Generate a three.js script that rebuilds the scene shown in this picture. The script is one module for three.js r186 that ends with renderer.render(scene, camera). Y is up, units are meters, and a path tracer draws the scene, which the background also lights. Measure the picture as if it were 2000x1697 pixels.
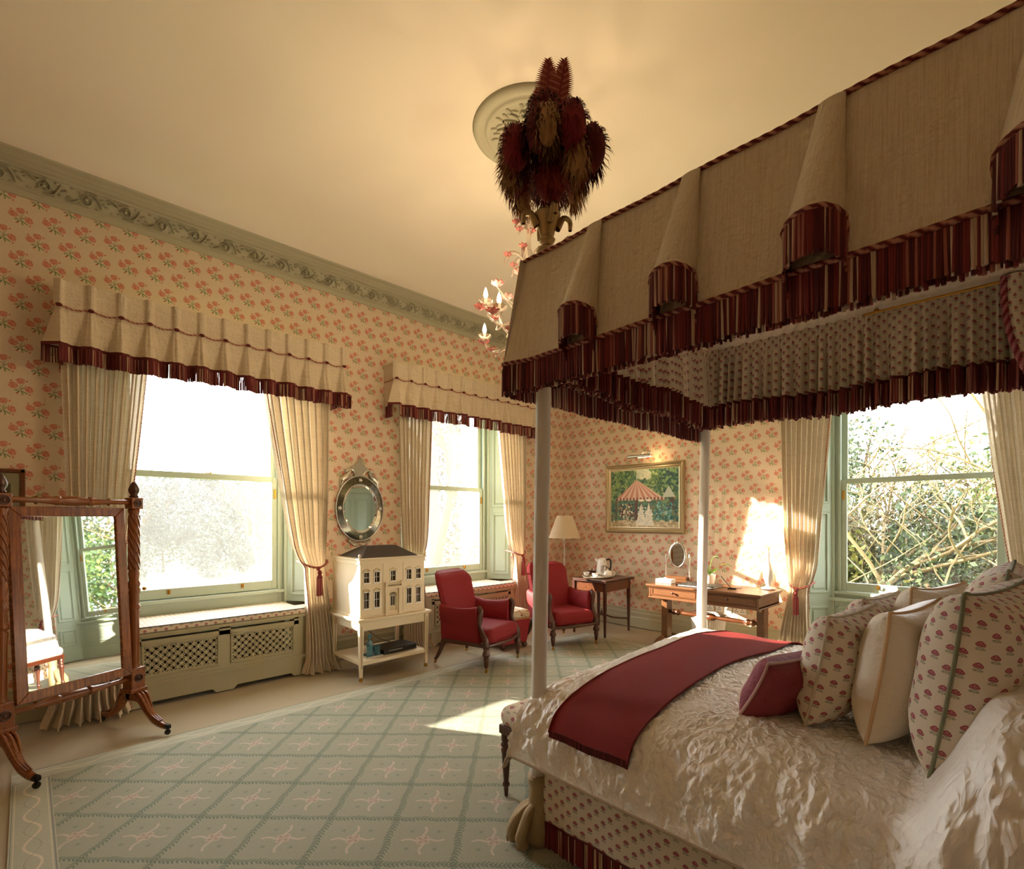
import * as THREE from 'three';
import { RoundedBoxGeometry } from 'three/addons/geometries/RoundedBoxGeometry.js';
import { mergeGeometries, mergeVertices } from 'three/addons/utils/BufferGeometryUtils.js';

// ---------------------------------------------------------------- camera, sky, sun, exposure
// Room axes: X runs along the end wall, D (= -z) away from the camera along the window wall.
const scene = new THREE.Scene();
const camera = new THREE.PerspectiveCamera(81.14, 2000 / 1697, 0.05, 600);
camera.position.set(0, 1.55, 0);
camera.rotation.y = 46.2 * Math.PI / 180;
camera.setViewOffset(2000, 1697, 0, -163.5, 2000, 1697);   // shifted lens: level camera, horizon low in the frame

scene.background = new THREE.Color(0.965, 0.985, 1.0);      // white winter haze
scene.backgroundIntensity = 7.6;

const sun = new THREE.DirectionalLight(new THREE.Color(1.0, 0.88, 0.70), 20);
sun.position.set(-25.7, 8.95, 14.7);
sun.target.position.set(0, 0, 0);
sun.castShadow = true; sun.shadow.mapSize.set(4096, 4096);
Object.assign(sun.shadow.camera, { left: -20, right: 20, top: 20, bottom: -20, near: 1, far: 80 });
scene.add(sun, sun.target);

const renderer = new THREE.WebGLRenderer({ antialias: true });
renderer.toneMapping = THREE.LinearToneMapping;
renderer.toneMappingExposure = 1.6;
renderer.shadowMap.enabled = true;

// ---------------------------------------------------------------- helpers
const V = (x, y, z) => new THREE.Vector3(x, y, z);
const W = (X, y, D) => new THREE.Vector3(X, y, -D);
const PI = Math.PI, R = (d) => d * PI / 180;
const cl = (x, a = 0, b = 1) => Math.max(a, Math.min(b, x));
const mix = (a, b, t) => a + (b - a) * t;
const ss = (a, b, x) => { const t = cl((x - a) / (b - a)); return t * t * (3 - 2 * t); };
function rng(seed) { let s = seed >>> 0; return () => { s = (s + 0x6d2b79f5) | 0; let t = Math.imul(s ^ (s >>> 15), 1 | s); t = (t + Math.imul(t ^ (t >>> 7), 61 | t)) ^ t; return ((t ^ (t >>> 14)) >>> 0) / 4294967296; }; }
function hash(x, y) { let n = Math.imul(x | 0, 374761393) + Math.imul(y | 0, 668265263); n = Math.imul(n ^ (n >>> 13), 1274126177); return ((n ^ (n >>> 16)) >>> 0) / 4294967296; }
function vnoise(x, y, px = 0, py = 0) {            // value noise, optionally periodic
  const ix = Math.floor(x), iy = Math.floor(y), fx = x - ix, fy = y - iy, u = fx * fx * (3 - 2 * fx), v = fy * fy * (3 - 2 * fy);
  const w = (a, p) => (p ? ((a % p) + p) % p : a), h = (a, b) => hash(w(a, px), w(b, py));
  return mix(mix(h(ix, iy), h(ix + 1, iy), u), mix(h(ix, iy + 1), h(ix + 1, iy + 1), u), v);
}
function gnoise(x, y, px = 0, py = 0) {            // gradient noise, about -0.7 .. 0.7
  const ix = Math.floor(x), iy = Math.floor(y), fx = x - ix, fy = y - iy, u = fx * fx * fx * (fx * (fx * 6 - 15) + 10), v = fy * fy * fy * (fy * (fy * 6 - 15) + 10);
  const w = (a, p) => (p ? ((a % p) + p) % p : a), g = (a, b, dx, dy) => { const t = hash(w(a, px), w(b, py)) * 6.2832; return Math.cos(t) * dx + Math.sin(t) * dy; };
  return mix(mix(g(ix, iy, fx, fy), g(ix + 1, iy, fx - 1, fy), u), mix(g(ix, iy + 1, fx, fy - 1), g(ix + 1, iy + 1, fx - 1, fy - 1), u), v);
}
const fbm = (x, y, o = 4, px = 0, py = 0) => { let s = 0, a = 0.5; for (let i = 0; i < o; i++) { s += a * vnoise(x, y, px, py); x *= 2; y *= 2; px *= 2; py *= 2; a *= 0.5; } return s; };

const taken = new Map();
function numbered(n) { const k = taken.get(n) ?? -1; taken.set(n, k + 1); return k < 0 ? n : n + '_' + String(k + 1).padStart(3, '0'); }
function thing(name, label, category, pos = W(0, 0, 0), turn = 0, group) {
  const g = new THREE.Group(); g.name = numbered(name); g.position.copy(pos); g.rotation.y = turn; g.userData = { label, category };
  if (group) g.userData.group = group;
  scene.add(g); return g;
}
function part(name, geo, mat, parent, label) {
  const m = new THREE.Mesh(geo, mat); m.name = name; m.castShadow = m.receiveShadow = true;
  if (label) m.userData.label = label;
  parent.add(m); return m;
}
function stuff(name, geo, mat, parent, label) { const m = part(name, geo, mat, parent, label); m.userData.kind = 'stuff'; return m; }
function single(name, label, category, geo, mat, pos, turn = 0, group) {
  const m = part(numbered(name), geo, mat, scene); if (pos) m.position.copy(pos); m.rotation.y = turn; m.userData = { label, category };
  if (group) m.userData.group = group;
  return m;
}
function struct(name, geo, mat, label) { const m = part(name, geo, mat, scene); m.userData.kind = 'structure'; if (label) m.userData.label = label; return m; }
function structGroup(name, pos, turn, label) { const g = new THREE.Group(); g.name = name; g.position.copy(pos); g.rotation.y = turn; g.userData = { kind: 'structure', label }; scene.add(g); return g; }

// geometry
function prep(g) {
  const n = g.index ? g.toNonIndexed() : g;
  for (const k of Object.keys(n.attributes)) if (!['position', 'normal', 'uv', 'color'].includes(k)) n.deleteAttribute(k);
  if (!n.attributes.uv) n.setAttribute('uv', new THREE.BufferAttribute(new Float32Array(n.attributes.position.count * 2), 2));
  if (!n.attributes.normal) n.computeVertexNormals();
  return n;
}
function M(...gs) { const l = gs.flat(9).filter(Boolean).map(prep); const c = l.some((g) => g.attributes.color); for (const g of l) if (c && !g.attributes.color) g.setAttribute('color', new THREE.BufferAttribute(new Float32Array(g.attributes.position.count * 3).fill(1), 3)); return l.length === 1 ? l[0] : mergeGeometries(l); }
function at(g, x = 0, y = 0, z = 0, rx = 0, ry = 0, rz = 0) { if (rx) g.rotateX(rx); if (ry) g.rotateY(ry); if (rz) g.rotateZ(rz); return g.translate(x, y, z); }
function B(w, h, d, x = 0, y = 0, z = 0, b = 0) { const g = b > 0 ? new RoundedBoxGeometry(w, h, d, 2, Math.min(b, w / 2.01, h / 2.01, d / 2.01)) : new THREE.BoxGeometry(w, h, d); return g.translate(x, y, z); }
const B2 = (x0, x1, y0, y1, z0, z1, b = 0) => B(x1 - x0, y1 - y0, z1 - z0, (x0 + x1) / 2, (y0 + y1) / 2, (z0 + z1) / 2, b);
const C = (r0, r1, h, x = 0, y = 0, z = 0, s = 16) => new THREE.CylinderGeometry(r1, r0, h, s).translate(x, y + h / 2, z);
const S = (r, x = 0, y = 0, z = 0, sx = 1, sy = 1, sz = 1, w = 14, h = 10) => new THREE.SphereGeometry(r, w, h).scale(sx, sy, sz).translate(x, y, z);
const L = (pts, s = 20) => new THREE.LatheGeometry(pts.map((p) => new THREE.Vector2(Math.max(p[0], 0.0004), p[1])), s);
const T = (pts, r, n = 24, s = 7, closed = false) => new THREE.TubeGeometry(new THREE.CatmullRomCurve3(pts.map((p) => (p.isVector3 ? p : V(...p))), closed, 'centripetal'), n, r, s, closed);
function taper(g, pts, r0, r1, n, s) { return g; }
// a tube whose radius varies: rad(t)
function TT(pts, rad, n = 24, s = 8) {
  const c = new THREE.CatmullRomCurve3(pts.map((p) => (p.isVector3 ? p : V(...p))), false, 'centripetal'), g = new THREE.TubeGeometry(c, n, 1, s, false), p = g.attributes.position, q = V(0, 0, 0);
  for (let i = 0; i <= n; i++) { c.getPointAt(i / n, q); const r = rad(i / n); for (let j = 0; j <= s; j++) { const k = i * (s + 1) + j; p.setXYZ(k, q.x + (p.getX(k) - q.x) * r, q.y + (p.getY(k) - q.y) * r, q.z + (p.getZ(k) - q.z) * r); } }
  g.computeVertexNormals(); return g;
}
function shapeOf(pts) { const s = new THREE.Shape(); pts.forEach((p, i) => (i ? s.lineTo(p[0], p[1]) : s.moveTo(p[0], p[1]))); s.closePath(); return s; }
const E = (pts, depth, bevel = 0, holes) => { const s = pts.isShape ? pts : shapeOf(pts); if (holes) s.holes = holes; return new THREE.ExtrudeGeometry(s, { depth: depth - 2 * bevel, bevelEnabled: bevel > 0, bevelSize: bevel, bevelThickness: bevel, bevelOffset: -bevel, bevelSegments: 2, curveSegments: 10, steps: 1 }).translate(0, 0, bevel); };
// grid sheet: f(u,v) -> [x,y,z]; uv(u,v) -> [s,t]
function sheet(nu, nv, f, uv, col) {
  const g = new THREE.BufferGeometry(), P = [], U = [], K = [], I = [];
  for (let j = 0; j <= nv; j++) for (let i = 0; i <= nu; i++) { const u = i / nu, v = j / nv; P.push(...f(u, v)); U.push(...(uv ? uv(u, v) : [u, v])); if (col) K.push(...col(u, v)); }
  for (let j = 0; j < nv; j++) for (let i = 0; i < nu; i++) { const a = j * (nu + 1) + i, b = a + 1, c = a + nu + 1, d = c + 1; I.push(a, c, b, b, c, d); }
  g.setAttribute('position', new THREE.Float32BufferAttribute(P, 3)); g.setAttribute('uv', new THREE.Float32BufferAttribute(U, 2)); if (col) g.setAttribute('color', new THREE.Float32BufferAttribute(K, 3));
  g.setIndex(I); g.computeVertexNormals(); return g;
}
// uv in metres from local position, picked by the face's direction
function muv(g, s = 1, ox = 0, oy = 0) {
  const n = prep(g), p = n.attributes.position, uv = n.attributes.uv, a = V(0, 0, 0), b = V(0, 0, 0), c = V(0, 0, 0);
  for (let i = 0; i < p.count; i += 3) {
    a.fromBufferAttribute(p, i); b.fromBufferAttribute(p, i + 1); c.fromBufferAttribute(p, i + 2);
    const nn = b.clone().sub(a).cross(c.clone().sub(a)), ax = Math.abs(nn.x), ay = Math.abs(nn.y), az = Math.abs(nn.z);
    [a, b, c].forEach((q, k) => { const w = ay > ax && ay > az ? [q.x, q.z] : ax > az ? [q.z, q.y] : [q.x, q.y]; uv.setXY(i + k, (w[0] + ox) / s, (w[1] + oy) / s); });
  }
  return n;
}
function tint(g, c) { const n = g.attributes.position.count, a = new Float32Array(n * 3); for (let i = 0; i < n; i++) a.set(c, i * 3); g.setAttribute('color', new THREE.BufferAttribute(a, 3)); return g; }
const lin = (hex) => new THREE.Color(hex).toArray();

// materials
const mat = (hex, rough = 0.6, o = {}) => new THREE.MeshPhysicalMaterial({ color: hex, roughness: rough, side: THREE.DoubleSide, ...o });

// twisted cord in two colours along a curve
function cord(pts, r, cA, cB, pitch = 0.03, perM = 160, closed = false) {
  const c = new THREE.CatmullRomCurve3(pts.map((p) => (p.isVector3 ? p : V(...p))), closed, 'centripetal'), len = c.getLength(), n = Math.max(8, Math.round(len * perM)), s = 8, g = new THREE.TubeGeometry(c, n, r, s, closed), p = g.attributes.position, col = new Float32Array(p.count * 3), q = V(0, 0, 0);
  for (let i = 0; i <= n; i++) { c.getPointAt(i / n, q); for (let j = 0; j <= s; j++) { const k = i * (s + 1) + j, ph = (((i / n) * len) / pitch + (j / s) * 2) % 1, rr = 0.86 + 0.2 * Math.abs(Math.sin(ph * PI)); p.setXYZ(k, q.x + (p.getX(k) - q.x) * rr, q.y + (p.getY(k) - q.y) * rr, q.z + (p.getZ(k) - q.z) * rr); col.set(ph < 0.55 ? cA : cB, k * 3); } }
  g.setAttribute('color', new THREE.BufferAttribute(col, 3)); g.computeVertexNormals(); return prep(g);
}
// bullion fringe: strands hang from a line, top(t) -> Vector3
function fringe(top, len, n, drop, r, cols, seed = 1, side = 5, out = null) {
  const k = rng(seed), g = [];
  for (let i = 0; i < n; i++) {
    const t = (i + 0.5) / n, p = top(t), h = drop * (0.94 + 0.09 * k()), c = cols[Math.floor(k() * cols.length)], rr = r * (0.85 + 0.3 * k()), d = out ? out(t) : null;
    const s = new THREE.CylinderGeometry(rr, rr * 1.05, h, side, 1).translate(0, -h / 2, 0); s.rotateY(k() * 3); s.rotateX((k() - 0.5) * 0.05); s.rotateZ((k() - 0.5) * 0.05);
    s.translate(p.x + (d ? d.x * k() * 0.008 : 0), p.y, p.z + (d ? d.z * k() * 0.008 : 0)); g.push(tint(prep(s), c));
  }
  return mergeGeometries(g);
}
// ---------------------------------------------------------------- textures
function canvas(w, h, draw) { const c = document.createElement('canvas'); c.width = w; c.height = h; draw(c.getContext('2d'), w, h); return c; }
function tex(c, sx = 1, sy = 1, srgb = true) { const t = new THREE.CanvasTexture(c); t.wrapS = t.wrapT = THREE.RepeatWrapping; t.repeat.set(sx, sy); if (srgb) t.colorSpace = THREE.SRGBColorSpace; return t; }
function grain(x, w, h, amp, seed, sx = 1, sy = 1) { // even speckle over what is drawn
  const d = x.getImageData(0, 0, w, h), k = rng(seed), a = d.data;
  for (let j = 0; j < h; j++) for (let i = 0; i < w; i++) { const o = (j * w + i) * 4, n = (k() - 0.5) * amp + (fbm(i * sx * 16 / w, j * sy * 16 / h, 3, 16 * sx, 16 * sy) - 0.45) * amp; a[o] += n; a[o + 1] += n; a[o + 2] += n; }
  x.putImageData(d, 0, 0);
}
function wrapDraw(x, w, h, f) { for (const dx of [-w, 0, w]) for (const dy of [-h, 0, h]) { x.save(); x.translate(dx, dy); f(); x.restore(); } }
function leafShape(x, cx, cy, len, wid, ang, fill) { x.save(); x.translate(cx, cy); x.rotate(ang); x.beginPath(); x.moveTo(0, 0); x.quadraticCurveTo(len * 0.5, -wid, len, 0); x.quadraticCurveTo(len * 0.5, wid, 0, 0); x.fillStyle = fill; x.fill(); x.restore(); }

// wallpaper: sprigs of three coral roses in a half drop, one tile .187 x .323 m
function rose(x, cx, cy, r, a) {
  x.save(); x.translate(cx, cy); x.rotate(a);
  x.fillStyle = '#e0b09a'; x.beginPath(); for (let i = 0; i < 7; i++) { const t = i / 7 * 2 * PI; x.ellipse(Math.cos(t) * r * 0.55, Math.sin(t) * r * 0.42, r * 0.55, r * 0.45, t, 0, 7); } x.fill();
  x.strokeStyle = '#bd6450'; x.lineWidth = r * 0.16; x.lineCap = 'round';
  for (const [q, s, e] of [[0.86, 0.2, 2.9], [0.62, 3.3, 6.2], [0.4, 0.3, 3.6], [0.2, 2, 6], [0.95, 3.6, 4.9], [0.95, 5.3, 6.2]]) { x.beginPath(); x.ellipse(0, 0, r * q, r * q * 0.78, 0, s, e); x.stroke(); }
  x.fillStyle = '#d08672'; x.beginPath(); x.ellipse(0, r * 0.2, r * 0.5, r * 0.36, 0, 0, 7); x.fill();
  x.restore();
}
const paperC = canvas(512, 884, (x, w, h) => {
  x.fillStyle = '#dcc9b0'; x.fillRect(0, 0, w, h);
  const sprig = (cx, cy) => { x.save(); x.translate(cx, cy); x.scale(1.45, 1.45); x.translate(-cx, -cy);
    x.strokeStyle = '#8c9068'; x.lineWidth = 5; x.lineCap = 'round';
    for (const [ax, ay] of [[-70, -40], [-8, -100], [72, 18], [20, 110], [-60, 60], [60, 90], [40, -70], [-95, -60]]) { x.beginPath(); x.moveTo(cx, cy + 40); x.quadraticCurveTo(cx + ax * 0.3, cy + ay * 0.7, cx + ax, cy + ay); x.stroke(); }
    for (const [dx, dy, l, wd, a, c] of [[0, 40, 70, 18, 1.2, '#74875a'], [10, 50, 80, 18, 0.6, '#8a9a6c'], [-10, 46, 70, 18, 2.2, '#66794e'], [0, 20, 60, 15, -0.4, '#92a074'], [-20, 30, 62, 15, 2.8, '#7d8f60'], [20, 60, 60, 16, 1.7, '#8a9a6c'], [30, 10, 50, 13, -0.9, '#9aa67c'], [-40, 10, 50, 13, 3.6, '#8f9c70'], [40, 80, 40, 12, 0.2, '#7d8f60']]) leafShape(x, cx + dx, cy + dy, l, wd, a, c);
    rose(x, cx - 82, cy - 20, 50, 0.3); rose(x, cx - 5, cy - 88, 46, -0.4); rose(x, cx + 84, cy + 22, 48, 0.9);
    x.fillStyle = '#cf6c55'; for (const [dx, dy] of [[-100, -82], [62, -92], [-44, 92], [96, 96]]) { x.beginPath(); x.ellipse(cx + dx, cy + dy, 13, 9, dx, 0, 7); x.fill(); } x.restore();
  };
  wrapDraw(x, w, h, () => { sprig(256, 221); sprig(0, 663); sprig(512, 663); });
  grain(x, w, h, 7, 3);
});
const paperT = tex(paperC);

// carpet: one square of the leaf trellis with its ribbon bow, .341 m
const carpetC = canvas(1024, 1024, (x, w, h) => {
  x.fillStyle = '#b3b4a0'; x.fillRect(0, 0, w, h);
  const k = rng(7);
  const garland = (f) => { for (let i = 0; i < 17; i++) { const t = i / 17, [px, py, a] = f(t); leafShape(x, px, py, 84 + 20 * k(), 24, a + 0.6 + 0.2 * k(), '#7c8b7c'); leafShape(x, px, py, 84 + 20 * k(), 24, a - 0.6 - 0.2 * k(), '#84937f'); leafShape(x, px, py, 66, 9, a, '#73826f'); } };
  wrapDraw(x, w, h, () => {
    garland((t) => [t * w, 12 * Math.sin(t * 4 * PI), 0]); garland((t) => [12 * Math.sin(t * 4 * PI), t * h, PI / 2]);
  });
  const cx = 512, cy = 512, rib = (pts, lw, c) => { x.strokeStyle = c; x.lineWidth = lw; x.lineCap = 'round'; x.lineJoin = 'round'; x.beginPath(); x.moveTo(pts[0], pts[1]); x.bezierCurveTo(...pts.slice(2)); x.stroke(); };
  for (let q = 0; q < 4; q++) { x.save(); x.translate(cx, cy); x.rotate(q * PI / 2); rib([20, 0, 120, -70, 160, 70, 300, -14], 32, '#e0d5c6'); rib([20, 0, 120, -60, 160, 60, 300, -8], 10, '#c4b3a6'); x.restore(); }
  for (let q = 0; q < 4; q++) { x.save(); x.translate(cx, cy); x.rotate(q * PI / 2 + PI / 4); x.fillStyle = '#d3c1b2'; x.beginPath(); x.moveTo(0, 0); x.bezierCurveTo(40, -90, 130, -70, 112, 0); x.bezierCurveTo(100, 40, 40, 30, 0, 0); x.fill(); x.fillStyle = '#b9aa9a'; x.beginPath(); x.moveTo(20, -8); x.bezierCurveTo(50, -50, 100, -44, 90, -4); x.bezierCurveTo(80, 10, 40, 10, 20, -8); x.fill(); x.restore(); }
  x.fillStyle = '#cdb7ab'; x.beginPath(); x.arc(cx, cy, 26, 0, 7); x.fill();
  for (const [dx, dy] of [[-200, -200], [200, -200], [200, 200], [-200, 200]]) for (let i = 0; i < 5; i++) leafShape(x, cx + dx, cy + dy, 42, 13, i * 1.256 + dx, '#8a9785');
  grain(x, w, h, 16, 11, 6, 6);
});
const carpetT = tex(carpetC, 1, 1);
const weaveC = canvas(256, 256, (x, w, h) => { x.fillStyle = '#808080'; x.fillRect(0, 0, w, h); grain(x, w, h, 120, 5, 4, 4); });
const weaveT = (s) => tex(weaveC, s, s, false);
const borderC = canvas(1024, 256, (x, w, h) => {           // ribbon border, .68 x .17 m
  x.fillStyle = '#b7b8a4'; x.fillRect(0, 0, w, h);
  for (const [y, t, c] of [[8, 10, '#8d8f86'], [26, 6, '#d5cbb6'], [h - 14, 10, '#8d8f86'], [h - 30, 6, '#d5cbb6']]) { x.fillStyle = c; x.fillRect(0, y, w, t); }
  x.strokeStyle = '#d8ccb8'; x.lineWidth = 16; x.beginPath(); for (let i = -10; i <= w + 10; i += 6) { const y = h / 2 + 46 * Math.sin(i / w * 4 * PI); i < 0 ? x.moveTo(i, y) : x.lineTo(i, y); } x.stroke();
  x.strokeStyle = '#a49c92'; x.lineWidth = 5; x.beginPath(); for (let i = -10; i <= w + 10; i += 6) { const y = h / 2 - 46 * Math.sin(i / w * 4 * PI); i < 0 ? x.moveTo(i, y) : x.lineTo(i, y); } x.stroke();
  grain(x, w, h, 16, 12, 6, 2);
});
const borderT = tex(borderC, 1, 1);

// block print: little rose bushes in a half drop on off-white, one tile .085 x .12 m
function printCanvas(bg, pink, pink2, green) {
  return canvas(512, 442, (x, w, h) => {
    x.fillStyle = bg; x.fillRect(0, 0, w, h);
    const f = (cx, cy) => { x.save(); x.translate(cx, cy); x.scale(1.8, 1.8); x.translate(-cx, -cy);
      for (const [dx, dy, l, wd, a] of [[0, 20, 56, 11, 0.35], [0, 20, 56, 11, PI - 0.35], [0, 40, 46, 9, 0.2], [0, 40, 46, 9, PI - 0.2], [0, 8, 44, 9, -0.1], [0, 8, 44, 9, PI + 0.1]]) leafShape(x, cx + dx, cy + dy, l, wd, a, green);
      x.strokeStyle = green; x.lineWidth = 5; x.beginPath(); x.moveTo(cx, cy + 60); x.lineTo(cx, cy); x.stroke();
      x.fillStyle = pink; for (const [dx, dy, r] of [[-30, -14, 18], [30, -14, 18], [0, -34, 22], [-18, -32, 15], [18, -32, 15], [0, -8, 18]]) { x.beginPath(); x.arc(cx + dx, cy + dy, r, 0, 7); x.fill(); }
      x.fillStyle = pink2; for (const [dx, dy, r] of [[-28, -14, 7], [28, -14, 7], [0, -34, 9], [-12, -22, 6], [12, -22, 6], [0, -6, 7]]) { x.beginPath(); x.arc(cx + dx, cy + dy, r, 0, 7); x.fill(); } x.restore();
    };
    wrapDraw(x, w, h, () => { f(256, 110); f(0, 331); f(512, 331); });
    grain(x, w, h, 8, 23, 3, 4);
  });
}
const printC = printCanvas('#e6d9c3', '#a8505c', '#cf8f8e', '#7f8166');
const printT = (k = 1) => tex(printC, k / 0.074, k / 0.063);

function woodCanvas(base, dark, light, seed, fig = 1, across = false) {
  const b = new THREE.Color(base), d = new THREE.Color(dark), l = new THREE.Color(light), to = (c) => c.clone().convertLinearToSRGB().toArray().map((v) => v * 255), B0 = to(b), D0 = to(d), L0 = to(l);
  return canvas(512, 512, (x, w, h) => {
    const im = x.getImageData(0, 0, w, h), a = im.data;
    for (let j = 0; j < h; j++) for (let i = 0; i < w; i++) {
      const p = across ? j : i, q0 = across ? i : j, g = fbm(q0 / w * 4 + 0.6 * vnoise(i / w * 4, j / h * 4, 4, 4), p / h * 64, 4, 0, 64), f = fbm(q0 / w * 8 * fig, p / h * 8 + seed, 3, 8 * fig, 8), t = cl((g - 0.25) * 1.9), q = cl((f - 0.3) * 1.6);
      for (let c = 0; c < 3; c++) a[(j * w + i) * 4 + c] = mix(mix(D0[c], B0[c], t), L0[c], 0.45 * q * t); a[(j * w + i) * 4 + 3] = 255;
    }
    x.putImageData(im, 0, 0);
  });
}
const mahoganyC = woodCanvas('#5a2a16', '#361509', '#7d4423', 1), walnutC = woodCanvas('#7b4522', '#4c2610', '#a8692f', 2), satinC = woodCanvas('#9c5624', '#713a14', '#c8843c', 3, 2), oakC = woodCanvas('#8a5a34', '#5e3a20', '#a9744a', 4, 1, true);
const woodM = (c, rep = 1.6, rough = 0.32, o = {}) => new THREE.MeshPhysicalMaterial({ map: tex(c, rep, rep), roughness: rough, clearcoat: 0.35, clearcoatRoughness: 0.25, side: THREE.DoubleSide, ...o });

// slubbed silk for curtains and hangings
const silkOf = (stripes) => canvas(512, 512, (x, w, h) => { x.fillStyle = '#e5d9c4'; x.fillRect(0, 0, w, h); const k = rng(31); for (let i = 0; i < 900; i++) { x.fillStyle = k() < 0.5 ? 'rgba(205,184,150,.35)' : 'rgba(243,230,206,.4)'; x.fillRect(k() * w - 60, k() * h, 40 + 160 * k(), 1 + 1.5 * k()); } if (stripes) { x.fillStyle = 'rgba(198,176,146,.28)'; for (let i = 0; i < 8; i++) x.fillRect(i * 64, 0, 10, h); } grain(x, w, h, 8, 33, 4, 4); });
const silkT = tex(silkOf(true), 1 / 0.45, 1 / 0.45), damaskT = tex(silkOf(false), 1 / 0.45, 1 / 0.45);
const crumpC = canvas(512, 512, (x, w, h) => { const im = x.getImageData(0, 0, w, h), a = im.data; for (let j = 0; j < h; j++) for (let i = 0; i < w; i++) { const u = i / w * 8, v = j / h * 8, q = fbm(u, v, 3, 8, 8), n = Math.abs(fbm(u * 2 + 3 * q, v * 2 + 3 * q, 4) * 0 + fbm(u * 2, v * 2, 4, 16, 16) - 0.47) * 2.4, o = (j * w + i) * 4; a[o] = a[o + 1] = a[o + 2] = 255 * cl(0.25 + 0.55 * q + 0.5 * n); a[o + 3] = 255; } x.putImageData(im, 0, 0); });
const crumpT = (s) => tex(crumpC, s, s, false);

// quilting: stitched islands, height only
const quiltC = canvas(1024, 1024, (x, w, h) => {
  const im = x.getImageData(0, 0, w, h), a = im.data, bil = (u, v, n, o) => Math.min(1, Math.abs(2.1 * gnoise(u * n + o, v * n + o, n, n)));
  for (let j = 0; j < h; j++) for (let i = 0; i < w; i++) {
    const u = i / w, v = j / h, wx = u + 0.05 * (vnoise(u * 8, v * 8, 8, 8) - 0.5), wy = v + 0.05 * (vnoise(u * 8 + 31, v * 8 + 7, 8, 8) - 0.5), o = (j * w + i) * 4;
    const q = 0.62 * Math.pow(bil(wx, wy, 12, 0), 0.7) + 0.38 * Math.pow(bil(wx, wy, 26, 5), 0.8); a[o] = a[o + 1] = a[o + 2] = 255 * cl(q * 1.25); a[o + 3] = 255;
  }
  x.putImageData(im, 0, 0);
});

// ---------------------------------------------------------------- shared materials
const RED = lin('#702426'), REDD = lin('#501619'), PINK = lin('#98584f'), CREAMC = lin('#c2a584'), REDS = [RED, RED, REDD, REDD, PINK, RED, CREAMC], FRED = [REDD, RED, REDD, lin('#4a101a'), PINK, lin('#b9a08c'), RED];
const m = {
  paper: new THREE.MeshStandardMaterial({ map: paperT, roughness: 0.9 }),
  ceiling: mat('#f3e8d8', 0.95), plaster: mat('#b5b199', 0.75), plasterD: mat('#b2b69c', 0.8),
  mint: mat('#b4c2b0', 0.42), sage: mat('#b2ac8f', 0.5), radiator: mat('#6a5f50', 0.6),
  floor: new THREE.MeshStandardMaterial({ color: '#b5a78c', roughness: 0.95, bumpMap: weaveT(60), bumpScale: 0.002 }),
  carpet: new THREE.MeshStandardMaterial({ map: carpetT, roughness: 0.97, bumpMap: tex(weaveC, 5, 5, false), bumpScale: 0.002 }),
  border: new THREE.MeshStandardMaterial({ map: borderT, roughness: 0.97 }),
  silk: mat('#f1ede8', 0.5, { map: damaskT, bumpMap: crumpT(1 / 0.5), bumpScale: 0.008, sheen: 0.25, sheenRoughness: 0.5 }),
  curtain: mat('#ffffff', 0.75, { map: silkT, transmission: 0.16, thickness: 0 }),
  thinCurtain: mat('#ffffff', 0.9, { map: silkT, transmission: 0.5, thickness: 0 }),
  print: mat('#ffffff', 0.8, { map: printT(), bumpMap: weaveT(30), bumpScale: 0.0006 }),
  fringe: new THREE.MeshStandardMaterial({ vertexColors: true, roughness: 0.85, side: THREE.DoubleSide }),
  braid: mat('#6a2022', 0.85, { bumpMap: tex(weaveC, 12, 12, false), bumpScale: 0.002 }),
  brass: mat('#b98a3c', 0.3, { metalness: 1 }), steel: mat('#c9c6c0', 0.25, { metalness: 1 }), iron: mat('#23201d', 0.5, { metalness: 0.6 }),
  black: mat('#141414', 0.45), white: mat('#f2efe8', 0.35), china: mat('#f4f2ec', 0.12, { clearcoat: 0.6 }),
  mirror: new THREE.MeshStandardMaterial({ color: '#e6e8e4', roughness: 0.015, metalness: 1 }),
  mahogany: woodM(mahoganyC, 2.2, 0.34), walnut: woodM(walnutC, 1.8, 0.3), satin: woodM(satinC, 2.4, 0.22), oak: woodM(oakC, 2, 0.34),
  paint: mat('#e7d6b4', 0.5), paintD: mat('#d8c49c', 0.55),
  velvet: mat('#860f18', 0.72, { sheen: 0.4, sheenColor: new THREE.Color('#d0302a'), sheenRoughness: 0.3, bumpMap: crumpT(3), bumpScale: 0.003 }),
  glass: mat('#ffffff', 0.02, { transmission: 1, thickness: 0, ior: 1.5 }),
  hazeGlass: mat('#ffffff', 0.155, { transmission: 1, thickness: 0, ior: 1.5 }),  // roughness scatters sun and sky into a veil imitating haze outdoors
  clear: mat('#ffffff', 0.02, { transmission: 1, thickness: 0.01, ior: 1.5 }),
};
// ---------------------------------------------------------------- room shell
const WX = -5.36, WD = 6.3, RX = 0.78, BD = -1.5, CH = 4.21, TH = 0.6, WIN = [1.30, 4.21], WB = -0.90, OH = 0.93, OT = 3.22;
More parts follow.
